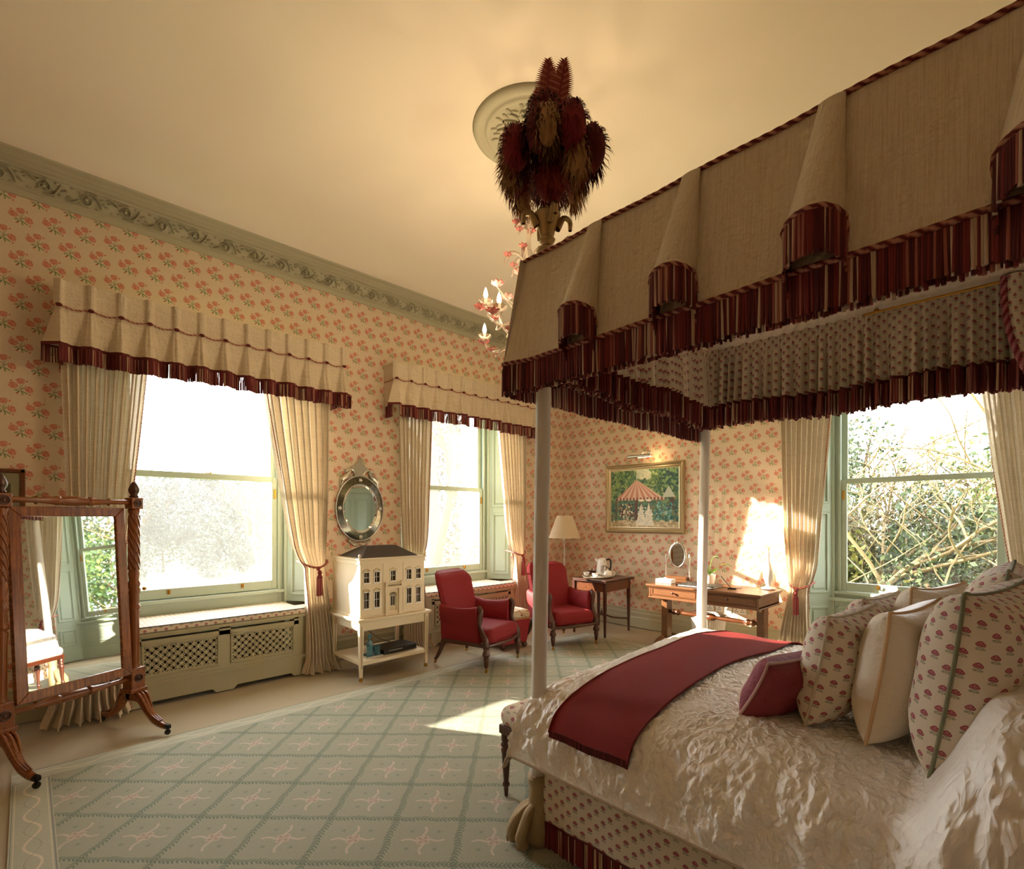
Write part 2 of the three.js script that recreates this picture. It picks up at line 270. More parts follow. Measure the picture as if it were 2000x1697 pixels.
// wall block in room axes with wallpaper uv (u along the wall, v up)
function wallBlock(x0, x1, y0, y1, d0, d1) {
  const g = prep(new THREE.BoxGeometry(x1 - x0, y1 - y0, d1 - d0)).translate((x0 + x1) / 2, (y0 + y1) / 2, -(d0 + d1) / 2), p = g.attributes.position, n = g.attributes.normal, uv = g.attributes.uv;
  for (let i = 0; i < p.count; i++) uv.setXY(i, (Math.abs(n.getX(i)) > 0.5 ? -p.getZ(i) + 0.1185 : p.getX(i) + 0.03) / 0.187, (p.getY(i) - 3.594) / 0.323);
  return g;
}
struct('wall_left', M(wallBlock(WX - TH, WX, 0, CH, BD - TH, WIN[0] - OH), wallBlock(WX - TH, WX, 0, CH, WIN[0] + OH, WIN[1] - OH), wallBlock(WX - TH, WX, 0, CH, WIN[1] + OH, WD + TH), wallBlock(WX - TH, WX, OT, CH, WIN[0] - OH, WIN[0] + OH), wallBlock(WX - TH, WX, OT, CH, WIN[1] - OH, WIN[1] + OH)), m.paper, 'wall with two windows, papered with coral rose sprigs');
struct('wall_back', M(wallBlock(WX, WB - OH, 0, CH, WD, WD + TH), wallBlock(WB + OH, RX + TH, 0, CH, WD, WD + TH), wallBlock(WB - OH, WB + OH, OT, CH, WD, WD + TH)), m.paper, 'rose-papered end wall behind desk and painting');
struct('wall_right', wallBlock(RX, RX + TH, 0, CH, BD - TH, WD), m.paper, 'papered wall at the head of the bed');
struct('wall_front', wallBlock(WX, RX, 0, CH, BD - TH, BD), m.paper, 'papered wall at the near end of the room');
struct('ceiling', at(B(7.6, 0.25, 9.4), -2.29, CH + 0.125, -2.4), m.ceiling, 'plain cream ceiling');
struct('floor', at(B(8.6, 0.3, 10.4), -2.29, -0.162, -2.4), m.floor, 'plain beige carpeted floor');

// patterned carpet with ribbon border, laid on the plain floor
{
  const c = thing('patterned_carpet', 'sage green carpet with leaf trellis and ribbon bows', 'carpet', W(0, 0, 0));
  const x0 = -4.30, x1 = 0.6, d0 = -0.06, d1 = 5.5, b = 0.17, s = 1 / Math.SQRT2 / 0.341;
  const plane = (a0, a1, e0, e1, uv, y) => sheet(1, 1, (u, v) => [mix(a0, a1, u), y, -mix(e1, e0, v)], (u, v) => uv(mix(a0, a1, u), mix(e1, e0, v)));
  part('trellis_field', plane(x0 + b, x1, d0 + b, d1 - b, (X, D) => [((X + 2.79) + (D - 0.904)) * s, (-(X + 2.79) + (D - 0.904)) * s], -0.004), m.carpet, c);
  part('ribbon_border', M(plane(x0, x0 + b, d0, d1, (X, D) => [D / 0.68, (X - x0) / b], -0.004), plane(x0 + b, x1, d0, d0 + b, (X, D) => [X / 0.68, (D - d0) / b], -0.004), plane(x0 + b, x1, d1 - b, d1, (X, D) => [X / 0.68, (D - d1) / b], -0.004)), m.border, c);
  part('edge', M(B2(x0, x0 + 0.006, -0.012, -0.002, -d1, -d0), B2(x0, x1, -0.012, -0.002, -d0 - 0.006, -d0), B2(x0, x1, -0.012, -0.002, -d1, -d1 + 0.006)), m.border, c);
}

// cornice on every wall: canted frieze, mouldings above, bead and flat below
{
  // profile in (out from the wall, height)
  const prof = [[0, 3.99], [0.012, 3.99], [0.018, 4.035], [0.03, 4.038], [0.03, 4.052], [0.026, 4.056], [0.085, 4.155], [0.10, 4.158], [0.105, 4.168], [0.14, 4.17], [0.17, 4.182], [0.185, 4.184], [0.215, 4.196], [0.265, 4.199], [0.275, CH], [0, CH]];
  const run = (len) => { const s = shapeOf(prof); return new THREE.ExtrudeGeometry(s, { depth: len, bevelEnabled: false }); };
  const left = structGroup('trim_1', W(WX, 0, BD), PI, 'sage plaster cornice with scrolling leaf frieze'); left.rotation.y = 0;
  const gl = run(WD - BD); gl.rotateY(0); gl.translate(0, 0, -(WD - BD)); part('moulding', gl, m.plaster, left);
  // scroll relief: one unit .25 m long, alternately turned over
  const unit = (flip) => {
    const l = [], q = (a, r) => [Math.cos(a) * r, Math.sin(a) * r * flip];
    const sp = []; for (let i = 0; i <= 22; i++) { const t = i / 22, a = -2.6 + t * 9.2; sp.push([...q(a, 0.049 * (1 - t * 0.8)), 0.004]); }
    l.push(TT(sp, (t) => 0.0062 * (1 - 0.45 * t), 40, 6));
    l.push(TT([[-0.125, 0.038 * -flip, 0.003], [-0.09, 0.05 * -flip, 0.005], [-0.055, 0.03 * -flip, 0.005], [-0.042, -0.02 * flip, 0.004]], (t) => 0.004 + 0.004 * t, 14, 6));
    l.push(TT([[0.0, 0.05 * flip, 0.003], [0.05, 0.046 * flip, 0.005], [0.085, 0.0, 0.005], [0.1, -0.042 * flip, 0.003]], (t) => 0.007 - 0.004 * t, 14, 6));
    for (const [a, r] of [[0.2, 0.05], [1.3, 0.052], [2.4, 0.05], [3.6, 0.052], [5.0, 0.052], [0.9, 0.026], [3.0, 0.028], [5.0, 0.026]]) { const c = q(a, r); l.push(S(0.011, c[0], c[1], 0.001, 1.3, 0.75, 0.6, 8, 6)); }
    for (const [x, y] of [[0.1, 0.03], [0.115, 0.0], [0.075, -0.045], [-0.1, -0.02], [-0.118, 0.012], [-0.08, 0.045], [0.06, 0.05]]) l.push(S(0.013, x, y * flip, 0, 1.2, 0.7, 0.6, 8, 6));
    l.push(S(0.014, 0, 0, 0.003, 1, 1, 0.8, 8, 6));
    const g = M(l); g.scale(1, 0.98, 2.8); g.rotateX(Math.atan2(0.059, 0.099)); g.rotateY(PI / 2); return g;
  };
  const ua = unit(1), ub = unit(-1);
  for (let i = 0; i < 31; i++) { const g = part('scroll_relief', i % 2 ? ua : ub, m.plaster, left); g.position.set(0.0565, 4.106, -(0.1 + i * 0.25)); }
  const mk = (name, len, pos, turn, label) => { const g = structGroup(name, pos, turn, label); part('moulding', run(len).translate(0, 0, 0), m.plaster, g); };
  mk('trim_2', RX - WX, W(WX, 0, WD), PI / 2 * 1, 'sage plaster cornice on the end wall');
  scene.getObjectByName('trim_2').rotation.y = -PI / 2; scene.getObjectByName('trim_2').position.copy(W(RX, 0, WD)); scene.getObjectByName('trim_2').scale.z = 1;
  mk('trim_3', WD - BD, W(RX, 0, BD), PI, 'sage plaster cornice on the bed wall');
  mk('trim_4', RX - WX, W(WX, 0, BD), PI / 2, 'sage plaster cornice on the near wall');
}
// baseboards
function skirting(name, len, pos, turn, label) {
  const s = [[0, 0], [0.028, 0], [0.028, 0.135], [0.022, 0.15], [0.022, 0.2], [0.012, 0.225], [0.012, 0.25], [0, 0.26]];
  const g = part(name, new THREE.ExtrudeGeometry(shapeOf(s), { depth: len, bevelEnabled: false }), m.sage, scene); g.position.copy(pos); g.rotation.y = turn; g.userData = { kind: 'structure', label }; return g;
}
// extrusion runs along +z, profile's x points into the room
skirting('baseboard_back', WB - OH - WX, W(WB - OH, 0, WD), -PI / 2, 'sage baseboard under the end wall');
skirting('baseboard_left_1', WIN[1] - WIN[0] - 2 * OH, W(WX, 0, WIN[1] - OH), 0, 'sage baseboard between the two windows');
skirting('baseboard_left_2', WIN[0] - OH - BD, W(WX, 0, WIN[0] - OH), 0, 'sage baseboard near the cheval mirror');
skirting('baseboard_left_3', WD - WIN[1] - OH, W(WX, 0, WD), 0, 'sage baseboard in the far corner');
skirting('baseboard_right', WD - BD, W(RX, 0, BD), PI, 'sage baseboard along the bed wall');
skirting('baseboard_front', RX - WX, W(WX, 0, BD), PI / 2, 'sage baseboard along the near wall');

// ---------------------------------------------------------------- sash windows
// local axes: x along the wall, z into the room, z = 0 on the wall face; glass at z = -.39
function panelled(w, h, t, panels, mt, parent, name) {       // a board with raised mouldings, front at z = 0
  const b = part(name, B2(0, w, 0, h, -t, 0), mt, parent);
  const ring = (x0, x1, y0, y1, wd, d) => M(B2(x0, x1, y0, y0 + wd, 0, d, 0.004), B2(x0, x1, y1 - wd, y1, 0, d, 0.004), B2(x0, x0 + wd, y0, y1, 0, d, 0.004), B2(x1 - wd, x1, y0, y1, 0, d, 0.004));
  for (const [x0, x1, y0, y1] of panels) { part('panel_moulding', ring(x0, x1, y0, y1, 0.022, 0.014), mt, parent); part('raised_panel', B2(x0 + 0.05, x1 - 0.05, y0 + 0.05, y1 - 0.05, 0, 0.009, 0.006), mt, parent); }
  return b;
}
function sash(n, pos, turn, o) {
  const g = structGroup('window_' + n, pos, turn, o.label), mt = o.mat, GZ = -0.39, y0 = o.sill, y1 = 3.06, mr = 1.965, gx = 0.61;
  part('frame', M(B2(-0.98, -0.675, o.base, OT, GZ - 0.05, GZ + 0.035), B2(0.675, 0.98, o.base, OT, GZ - 0.05, GZ + 0.035), B2(-0.675, 0.675, y1 + 0.06, OT, GZ - 0.05, GZ + 0.035), B2(-0.98, 0.98, o.base, y0 - 0.10, GZ - 0.06, GZ + 0.03)), mt, g);
  for (const s of [-1, 1]) { part('parting_bead', B2(s * 0.675 - 0.011, s * 0.675 + 0.011, y0 - 0.1, y1 + 0.06, GZ + 0.035, GZ + 0.06, 0.005), mt, g); part('architrave', B2(s * 0.735 - 0.014, s * 0.735 + 0.014, o.base, OT, GZ + 0.035, GZ + 0.085, 0.006), mt, g); }
  part('sill', B2(-0.76, 0.76, y0 - 0.135, y0 - 0.10, GZ - 0.02, GZ + 0.075, 0.008), mt, g);
  const lo = part('lower_sash', M(B2(-0.67, -gx, y0 - 0.095, mr + 0.02, GZ, GZ + 0.035, 0.006), B2(gx, 0.67, y0 - 0.095, mr + 0.02, GZ, GZ + 0.035, 0.006), B2(-gx, gx, y0 - 0.095, y0, GZ, GZ + 0.035, 0.006), B2(-gx, gx, mr - 0.03, mr + 0.03, GZ, GZ + 0.038, 0.006)), mt, g);
  const up = part('upper_sash', M(B2(-0.67, -gx, mr - 0.02, y1 + 0.06, GZ - 0.04, GZ - 0.006, 0.006), B2(gx, 0.67, mr - 0.02, y1 + 0.06, GZ - 0.04, GZ - 0.006, 0.006), B2(-gx, gx, y1, y1 + 0.06, GZ - 0.04, GZ - 0.006, 0.006), B2(-gx, gx, mr - 0.022, mr + 0.022, GZ - 0.042, GZ - 0.006, 0.006)), mt, g);
  part('pane', B2(-gx - 0.005, gx + 0.005, y0 - 0.005, mr, GZ + 0.015, GZ + 0.0152), o.glass, lo); part('pane', B2(-gx - 0.005, gx + 0.005, mr, y1 + 0.005, GZ - 0.022, GZ - 0.0218), o.glass, up);
  part('catch', M(B(0.05, 0.012, 0.03, 0, mr + 0.028, GZ + 0.02, 0.004), S(0.009, 0.03, mr + 0.034, GZ + 0.03)), m.brass, lo);
  for (const s of [-1, 1]) { part('sash_lift', M(B2(s * 0.32 - 0.014, s * 0.32 + 0.014, y0 - 0.055, y0 - 0.012, GZ + 0.035, GZ + 0.042, 0.003), T([[s * 0.32, y0 - 0.05, GZ + 0.042], [s * 0.32, y0 - 0.045, GZ + 0.062], [s * 0.32, y0 - 0.015, GZ + 0.066]], 0.006, 8, 6)), m.brass, lo); part('side_stop', B2(s * 0.64 - 0.012, s * 0.64 + 0.012, 1.76, 1.86, GZ + 0.035, GZ + 0.045, 0.004), m.brass, lo); }
  // splayed shutters between frame and wall face
  const L0 = Math.hypot(0.195, 0.30), an = Math.atan2(0.30, 0.195);
  for (const s of [-1, 1]) {
    const h = OT - o.shut, sh = new THREE.Group(); sh.position.set(s > 0 ? 0.745 : -0.94, o.shut, s > 0 ? -0.31 : -0.01); sh.rotation.y = s > 0 ? -an : an; sh.name = 'shutter'; g.add(sh);
    panelled(L0, h, 0.05, [[0.06, L0 - 0.05, 0.07, 1.62 - o.shut], [0.06, L0 - 0.05, 1.72 - o.shut, h - 0.1]], mt, sh, 'leaf');
  }
  part('soffit', B2(-0.98, 0.98, OT - 0.03, OT, -0.45, 0.0), mt, g);
  return g;
}
const w1 = sash(1, W(WX, 0, WIN[0]), PI / 2, { mat: m.mint, glass: m.hazeGlass, sill: 0.885, base: 0.0, shut: 0.655, label: 'sash window over the long window seat' });
const w2 = sash(2, W(WX, 0, WIN[1]), PI / 2, { mat: m.mint, glass: m.hazeGlass, sill: 0.885, base: 0.0, shut: 0.655, label: 'sash window behind the red armchairs' });
const w3 = sash(3, W(WB, 0, WD), 0, { mat: m.mint, glass: m.glass, sill: 0.83, base: 0.0, shut: 0.64, label: 'sash window in the end wall behind the bed' });
{ // panelling below the third window
  const a = new THREE.Group(); a.name = 'apron'; a.position.set(-0.76, 0, -0.33); w3.add(a);
  panelled(1.52, 0.62, 0.04, [[0.06, 0.70, 0.28, 0.56], [0.82, 1.46, 0.28, 0.56]], m.mint, a, 'apron_board');
  part('apron_sill', B2(-0.8, 0.8, 0.62, 0.655, -0.37, -0.27, 0.008), m.mint, w3);
  for (const s of [-1, 1]) { const L0 = Math.hypot(0.195, 0.30), an = Math.atan2(0.30, 0.195), sh = new THREE.Group(); sh.position.set(s > 0 ? 0.745 : -0.94, 0, s > 0 ? -0.31 : -0.01); sh.rotation.y = s > 0 ? -an : an; sh.name = 'dado'; w3.add(sh); panelled(L0, 0.64, 0.05, [[0.06, L0 - 0.05, 0.28, 0.56]], m.mint, sh, 'dado_board'); part('dado_skirting', B2(0, L0, 0, 0.2, 0, 0.02, 0.006), m.mint, sh); }
  part('apron_skirting', B2(-0.76, 0.76, 0, 0.2, -0.33, -0.31, 0.006), m.mint, w3);
}
// door in the bed wall, seen in the oval mirror
{
  const g = structGroup('door_1', W(RX, 0, 5.66), -PI / 2, 'mint green panelled door'); 
  const lf = new THREE.Group(); lf.name = 'leaf'; lf.position.set(-0.475, 0, 0.045); g.add(lf);
  panelled(0.95, 2.15, 0.04, [[0.1, 0.43, 0.2, 0.85], [0.52, 0.85, 0.2, 0.85], [0.1, 0.43, 1.0, 2.02], [0.52, 0.85, 1.0, 2.02]], m.mint, lf, 'door_board');
  part('door_frame', M(B2(-0.6, -0.48, 0, 2.28, 0, 0.06, 0.01), B2(0.48, 0.6, 0, 2.28, 0, 0.06, 0.01), B2(-0.6, 0.6, 2.16, 2.28, 0, 0.06, 0.01)), m.mint, g);
  part('door_knob', M(C(0.012, 0.012, 0.05, 0, 0, 0).rotateX(PI / 2).translate(0.4, 1.0, 0.045), S(0.028, 0.4, 1.0, 0.105)), m.china, g);
}
// ceiling rose
{
  const g = thing('ceiling_rose', 'round sage plaster ceiling rose with leaf relief', 'ceiling rose', W(-2.43, CH, 2.49));
  part('disc', L([[0.0, -0.022], [0.26, -0.022], [0.268, -0.03], [0.285, -0.034], [0.30, -0.026], [0.305, -0.012], [0.33, -0.03], [0.355, -0.034], [0.375, -0.022], [0.385, 0], [0, 0.0]], 56), m.plaster, g);
  const l = []; const sp = []; for (let i = 0; i <= 18; i++) { const t = i / 18, a = 0.4 + t * 7; sp.push([0.17 + Math.cos(a) * 0.035 * (1 - t * 0.75), -0.026, 0.025 + Math.sin(a) * 0.035 * (1 - t * 0.75)]); }
  l.push(TT(sp, (t) => 0.0065 * (1 - 0.4 * t), 30, 6), TT([[0.05, -0.026, 0], [0.1, -0.03, -0.02], [0.15, -0.028, -0.01], [0.2, -0.026, 0.03]], (t) => 0.007 * (1 - t * 0.4), 14, 6), TT([[0.1, -0.026, -0.01], [0.17, -0.028, -0.05], [0.225, -0.026, -0.03]], (t) => 0.008 * (1 - t * 0.5), 12, 6));
  for (const [x, z, a] of [[0.2, -0.07, 0.6], [0.235, -0.045, 0], [0.235, 0.05, 0.3], [0.14, 0.055, 1.4], [0.12, -0.045, -0.9], [0.22, 0.0, 0]]) l.push(at(S(0.02, 0, 0, 0, 1.3, 0.3, 0.6, 8, 6), x, -0.024, z, 0, -a));
  const u = M(l).translate(0, 0.024, 0).scale(1, 2.2, 1).translate(0, -0.024, 0); for (let i = 0; i < 8; i++) { const q = part('leaf_scroll', u, m.plaster, g); q.rotation.y = i * PI / 4; }
  part('boss', L([[0, -0.07], [0.03, -0.06], [0.045, -0.035], [0.05, -0.02], [0, -0.02]], 20), m.plaster, g);
}
// ---------------------------------------------------------------- window seats with radiator grilles
function grilleGeo(w, h, t) {
  const holes = [], a = 0.0135, p = 0.061;
  const dia = (cx, cy, rx, ry, rot) => { const c = Math.cos(rot), s = Math.sin(rot), q = new THREE.Path(); [[rx, 0], [0, ry], [-rx, 0], [0, -ry]].forEach(([x, y], i) => { const X = cx + x * c - y * s, Y = cy + x * s + y * c; i ? q.lineTo(X, Y) : q.moveTo(X, Y); }); q.closePath(); return q; };
  const slit = (cx, cy, rot) => { const c = Math.cos(rot), s = Math.sin(rot), q = new THREE.Path(); [[-0.0085, -0.0028], [0.0085, -0.0028], [0.0085, 0.0028], [-0.0085, 0.0028]].forEach(([x, y], i) => { const X = cx + x * c - y * s, Y = cy + x * s + y * c; i ? q.lineTo(X, Y) : q.moveTo(X, Y); }); q.closePath(); return q; };
  const nx = Math.floor(w / p), ny = Math.floor(h / p), ox = (w - nx * p) / 2, oy = (h - ny * p) / 2;
  for (let j = 0; j <= 2 * ny; j++) for (let i = 0; i <= 2 * nx; i++) {
    const x = ox + i * p / 2, y = oy + j * p / 2; if (x < 0.016 || x > w - 0.016 || y < 0.016 || y > h - 0.016) continue;
    if ((i + j) % 2 === 0) holes.push(dia(x, y, a * 1.08, a * 1.08, 0));
  }
  for (let j = 0; j < 2 * ny; j++) for (let i = 0; i < 2 * nx; i++) {
    const x = ox + (i + 0.5) * p / 2, y = oy + (j + 0.5) * p / 2, r = (i + j) % 2 ? PI / 4 : -PI / 4; if (x < 0.02 || x > w - 0.02 || y < 0.02 || y > h - 0.02) continue;
    const d = 0.0062; for (const s of [-1, 1]) holes.push(slit(x + s * d * Math.cos(r + PI / 2) * 0, y, r));
    holes.pop();
  }
  const s = shapeOf([[0, 0], [w, 0], [w, h], [0, h]]); s.holes = holes;
  return new THREE.ExtrudeGeometry(s, { depth: t, bevelEnabled: false });
}
const grilleG = grilleGeo(0.56, 0.255, 0.006);
function seatPlan(f, r, x) { const s = []; s.push([-x, 0], [x, 0]); for (let i = 0; i <= 10; i++) { const a = i / 10 * PI / 2; s.push([r + (x - r) * Math.cos(a), f * Math.sin(a)]); } for (let i = 0; i <= 10; i++) { const a = PI / 2 + i / 10 * PI / 2; s.push([-r + (x - r) * Math.cos(a), f * Math.sin(a)]); } return s; }
function windowSeat(D, label, cl2) {
  const g = thing('window_seat', label, 'window seat', W(WX, 0, D), PI / 2), f = 0.255;
  const flat = (pts, y0, y1) => { const e = E(pts.map(([x, z]) => [x, -z]), y1 - y0, 0); e.rotateX(-PI / 2); return e.translate(0, y0, 0); };
  part('top_board', M(flat(seatPlan(f + 0.012, 0.68, 0.93), 0.572, 0.597), B2(-0.74, 0.74, 0.572, 0.597, -0.33, 0)), m.sage, g);
  const corner = (s) => { const q = []; q.push([s * 0.66, 0.02]); for (let i = 0; i <= 10; i++) { const a = i / 10 * PI / 2; q.push([s * (0.66 + 0.25 * Math.cos(a)), 0.0 + f * Math.sin(a)]); } return flat(q, 0.0, 0.572); };
  for (const s of [-1, 1]) part('curved_end', corner(s), m.sage, g);
  const pl = (z, y0, y1) => { const h = [[-0.68, y0], [-0.61, y0], [-0.58, y0 + 0.032], [-0.10, y0 + 0.032], [-0.07, y0], [0.07, y0], [0.10, y0 + 0.032], [0.58, y0 + 0.032], [0.61, y0], [0.68, y0], [0.68, y1], [-0.68, y1]]; return E(h, 0.02, 0).translate(0, 0, z - 0.02); };
  part('plinth', M(pl(f + 0.018, 0, 0.165), flat(seatPlan(f + 0.03, 0.7, 0.945).slice(2), 0.165, 0.178), flat(seatPlan(f + 0.02, 0.7, 0.94).slice(2), 0.178, 0.195)), m.sage, g);
  part('front_frame', M(B2(-0.66, 0.66, 0.19, 0.235, f - 0.02, f, 0), B2(-0.66, 0.66, 0.50, 0.538, f - 0.02, f, 0), B2(-0.66, -0.615, 0.235, 0.572, f - 0.02, f), B2(0.615, 0.66, 0.235, 0.572, f - 0.02, f), B2(-0.045, 0.045, 0.235, 0.572, f - 0.02, f), B2(-0.66, 0.66, 0.556, 0.572, f - 0.02, f)), m.sage, g);
  for (const x0 of [-0.61, 0.05]) {
    const p = part('grille_frame', M(B2(x0 - 0.004, x0 + 0.568, 0.232, 0.246, f - 0.004, f + 0.01, 0.004), B2(x0 - 0.004, x0 + 0.568, 0.492, 0.506, f - 0.004, f + 0.01, 0.004), B2(x0 - 0.004, x0 + 0.012, 0.232, 0.506, f - 0.004, f + 0.01, 0.004), B2(x0 + 0.552, x0 + 0.568, 0.232, 0.506, f - 0.004, f + 0.01, 0.004)), m.sage, g);
    const q = part('grille', grilleG, m.sage, p, 'pierced lattice grille'); q.position.set(x0 + 0.001, 0.242, f - 0.008);
  }
  const rad = part('radiator', M(B2(-0.58, 0.58, 0.40, 0.43, 0.02, 0.13, 0.012), B2(-0.58, 0.58, 0.09, 0.12, 0.02, 0.13, 0.012)), m.radiator, g, 'painted iron radiator'); for (let i = 0; i < 24; i++) part('column', B(0.03, 0.30, 0.10, -0.552 + i * 0.048, 0.26, 0.075, 0.012), m.radiator, rad);
  const c = thing('seat_cushion', cl2, 'cushion', W(WX, 0.598, D), PI / 2);
  const e = E(seatPlan(f + 0.005, 0.66, 0.90).map(([x, z]) => [x, -z]), 0.052, 0.014); e.rotateX(-PI / 2);
  part('pad', muv(M(e, B2(-0.72, 0.72, 0.004, 0.05, -0.33, 0.02, 0.012))), m.print, c);
  const pp = []; for (const [x, z] of seatPlan(f + 0.004, 0.66, 0.90).slice(2)) pp.push([x, 0.052, z - 0.004]);
  part('piping', T(pp, 0.0045, 60, 5), mat('#5d5a66', 0.8), c, 'dark piping');
}
windowSeat(WIN[0], 'long sage window seat with lattice radiator grilles beside cheval mirror', 'printed seat pad with dark piping on the window seat beside cheval mirror');
windowSeat(WIN[1], 'sage window seat with lattice grilles half hidden behind red armchair', 'printed seat pad on the window seat behind the red armchair');

// ---------------------------------------------------------------- curtains
function tasselParts(g, x, y, z, len, cols) {
  const t = part('tassel', M(L([[0, 0.0], [0.012, -0.004], [0.02, -0.018], [0.024, -0.032], [0.016, -0.046], [0.022, -0.056], [0.03, -0.075], [0.026, -0.085]], 14)).translate(x, y, z), mat('#8e3a40', 0.8), g);
  stuff('tassel_skirt', fringe((q) => V(x + 0.027 * Math.cos(q * 2 * PI * 3) * (0.5 + 0.5 * q), y - 0.078, z + 0.027 * Math.sin(q * 2 * PI * 3) * (0.5 + 0.5 * q)), 1, 44, len - 0.08, 0.0052, cols, 9, 5), m.fringe, t);
}
// s: +1 right of the window, -1 left. o: ti,to inner/outer edge at the top, bi,bo at the tie, fi,fo on the floor, ty height of the tie
function curtain(base, turn, s, o, label, tieLabel) {
  const g = thing('curtain', label, 'curtain', base, turn, o.group), nF = o.folds ?? 9, yt = o.ty, top = 2.98, k = rng(o.seed ?? 5), ph = k() * 6, am = [];
  for (let i = 0; i < 24; i++) am.push(0.75 + 0.5 * k());
  const ed = (y, a, b, c) => (y > yt ? mix(b, a, Math.pow(cl((y - yt) / (top - 0.2 - yt)), 0.66)) : mix(c, b, ss(0, yt, y)));
  const f = (u, v) => {
    const y = mix(top, 0.012, v), xi = ed(y, o.ti, o.bi, o.fi), xo = ed(y, o.to, o.bo, o.fo), w = Math.abs(xo - xi), pin = Math.exp(-Math.pow((y - yt) / 0.2, 2)), pud = ss(0.16, 0.0, y);
    const a = (o.amp ?? 0.046) * am[Math.floor(u * nF) % 24] * (1 - 0.55 * pin) * (1 + 0.5 * pud), t = 2 * PI * nF * u + ph + 0.5 * Math.sin(y * 1.7 + u * 3), bulge = 0.06 * ss(yt + 0.9, yt + 0.1, y) * ss(yt - 0.05, yt + 0.25, y);
    const sx = 0.25 * w / nF * Math.sin(2 * t) * (1 - pin), z = 0.16 + 0.06 * v + a * Math.sin(t) + 0.03 * pin * Math.sin(PI * u) + 0.05 * pud * (0.6 + 0.7 * Math.sin(t * 0.5 + 1)) + (o.dz ?? 0) * ss(1.2, 0.2, y);
    return [s * (mix(xi, xo, u) + sx - (1 - u) * bulge * 0.4 - pud * (0.5 - u) * 0.08), y, z];
  };
  const uvf = (u, v) => [u * (o.to - o.ti) * 2.2, v * top];
  const nu = nF * 14, nv = 90, piece = (u0, u1, mt, name, lb) => part(name, sheet(Math.max(4, Math.round(nu * (u1 - u0))), nv, (u, v) => f(mix(u0, u1, u), v), (u, v) => uvf(mix(u0, u1, u), v)), mt, g, lb);
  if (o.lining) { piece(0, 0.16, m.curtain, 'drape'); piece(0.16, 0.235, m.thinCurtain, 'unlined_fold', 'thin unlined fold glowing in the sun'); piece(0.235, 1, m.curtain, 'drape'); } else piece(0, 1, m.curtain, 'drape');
  const ep = []; for (let i = 0; i <= 40; i++) { const q = f(0.02, i / 40); ep.push([q[0], q[1], q[2] + 0.006]); }
  part('edge_cord', cord(ep, 0.0065, lin('#8b4a44'), lin('#d8b894'), 0.028, 110), m.fringe, g);
  if (tieLabel) {
    const t = thing('tieback', tieLabel, 'tieback', base, turn), cx = s * (o.bi + o.bo) / 2, hw = Math.abs(o.bo - o.bi) / 2 + 0.012, z0 = 0.2 + (o.dz ?? 0) * 0.12, loop = [];
    for (let i = 0; i <= 14; i++) { const a = PI * (i / 14); loop.push([cx + s * hw * Math.cos(a), yt + 0.055 * Math.cos(a) * Math.cos(a) * (Math.cos(a) > 0 ? 1 : 0.7) - 0.01, z0 + 0.075 * Math.sin(a)]); }
    loop.unshift([s * (o.bo + 0.03), yt + 0.09, 0.02]); loop.push([cx - s * hw, yt + 0.05, 0.06]);
    part('rope', cord(loop, 0.011, lin('#9c4a4a'), lin('#c98f80'), 0.036, 160), m.fringe, t);
    part('knot', S(0.02, cx, yt - 0.02, z0 + 0.085, 1, 1.2, 0.9), mat('#9c4a4a', 0.8), t);
    tasselParts(t, cx + 0.012 * s, yt - 0.035, z0 + 0.09, 0.26, [lin('#a3424a'), lin('#8a3038'), lin('#c07a74')]);
  }
}
const WP = (i) => W(WX, 0, WIN[i]);
curtain(WP(0), PI / 2, -1, { ti: 0.56, to: 1.10, bi: 0.80, bo: 1.02, fi: 0.72, fo: 1.18, ty: 1.02, seed: 2, dz: 0.1 }, 'cream curtain behind the cheval mirror, pooling on the floor', 'rose rope tieback on the curtain behind the cheval mirror');
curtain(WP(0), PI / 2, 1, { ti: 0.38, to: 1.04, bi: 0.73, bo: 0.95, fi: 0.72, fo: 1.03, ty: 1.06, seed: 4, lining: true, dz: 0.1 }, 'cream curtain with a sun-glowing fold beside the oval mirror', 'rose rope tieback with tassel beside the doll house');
curtain(WP(1), PI / 2, -1, { ti: 0.62, to: 1.06, bi: 0.78, bo: 1.0, fi: 0.76, fo: 1.06, ty: 1.02, seed: 8, folds: 8, dz: 0.06 }, 'cream curtain behind the doll house roof', 'rope tieback hidden behind the doll house');
curtain(WP(1), PI / 2, 1, { ti: 0.52, to: 1.04, bi: 0.76, bo: 0.96, fi: 0.74, fo: 1.02, ty: 1.04, seed: 11, folds: 8, dz: 0.06 }, 'cream curtain between far window and corner lamp', 'rope tieback with tassel left of the far red armchair');
const WPB = W(WB, 0, WD);
curtain(WPB, 0, -1, { ti: 0.62, to: 1.13, bi: 0.83, bo: 1.02, fi: 0.78, fo: 1.12, ty: 0.80, seed: 14, dz: 0.06 }, 'cream curtain beside the desk at the end wall window', 'rope tieback with red tassel beside the desk');
curtain(WPB, 0, 1, { ti: 0.52, to: 1.12, bi: 0.83, bo: 1.02, fi: 0.78, fo: 1.12, ty: 0.80, seed: 17, dz: 0.06 }, 'cream curtain right of the end wall window', 'rope tieback on the curtain right of the end wall window');

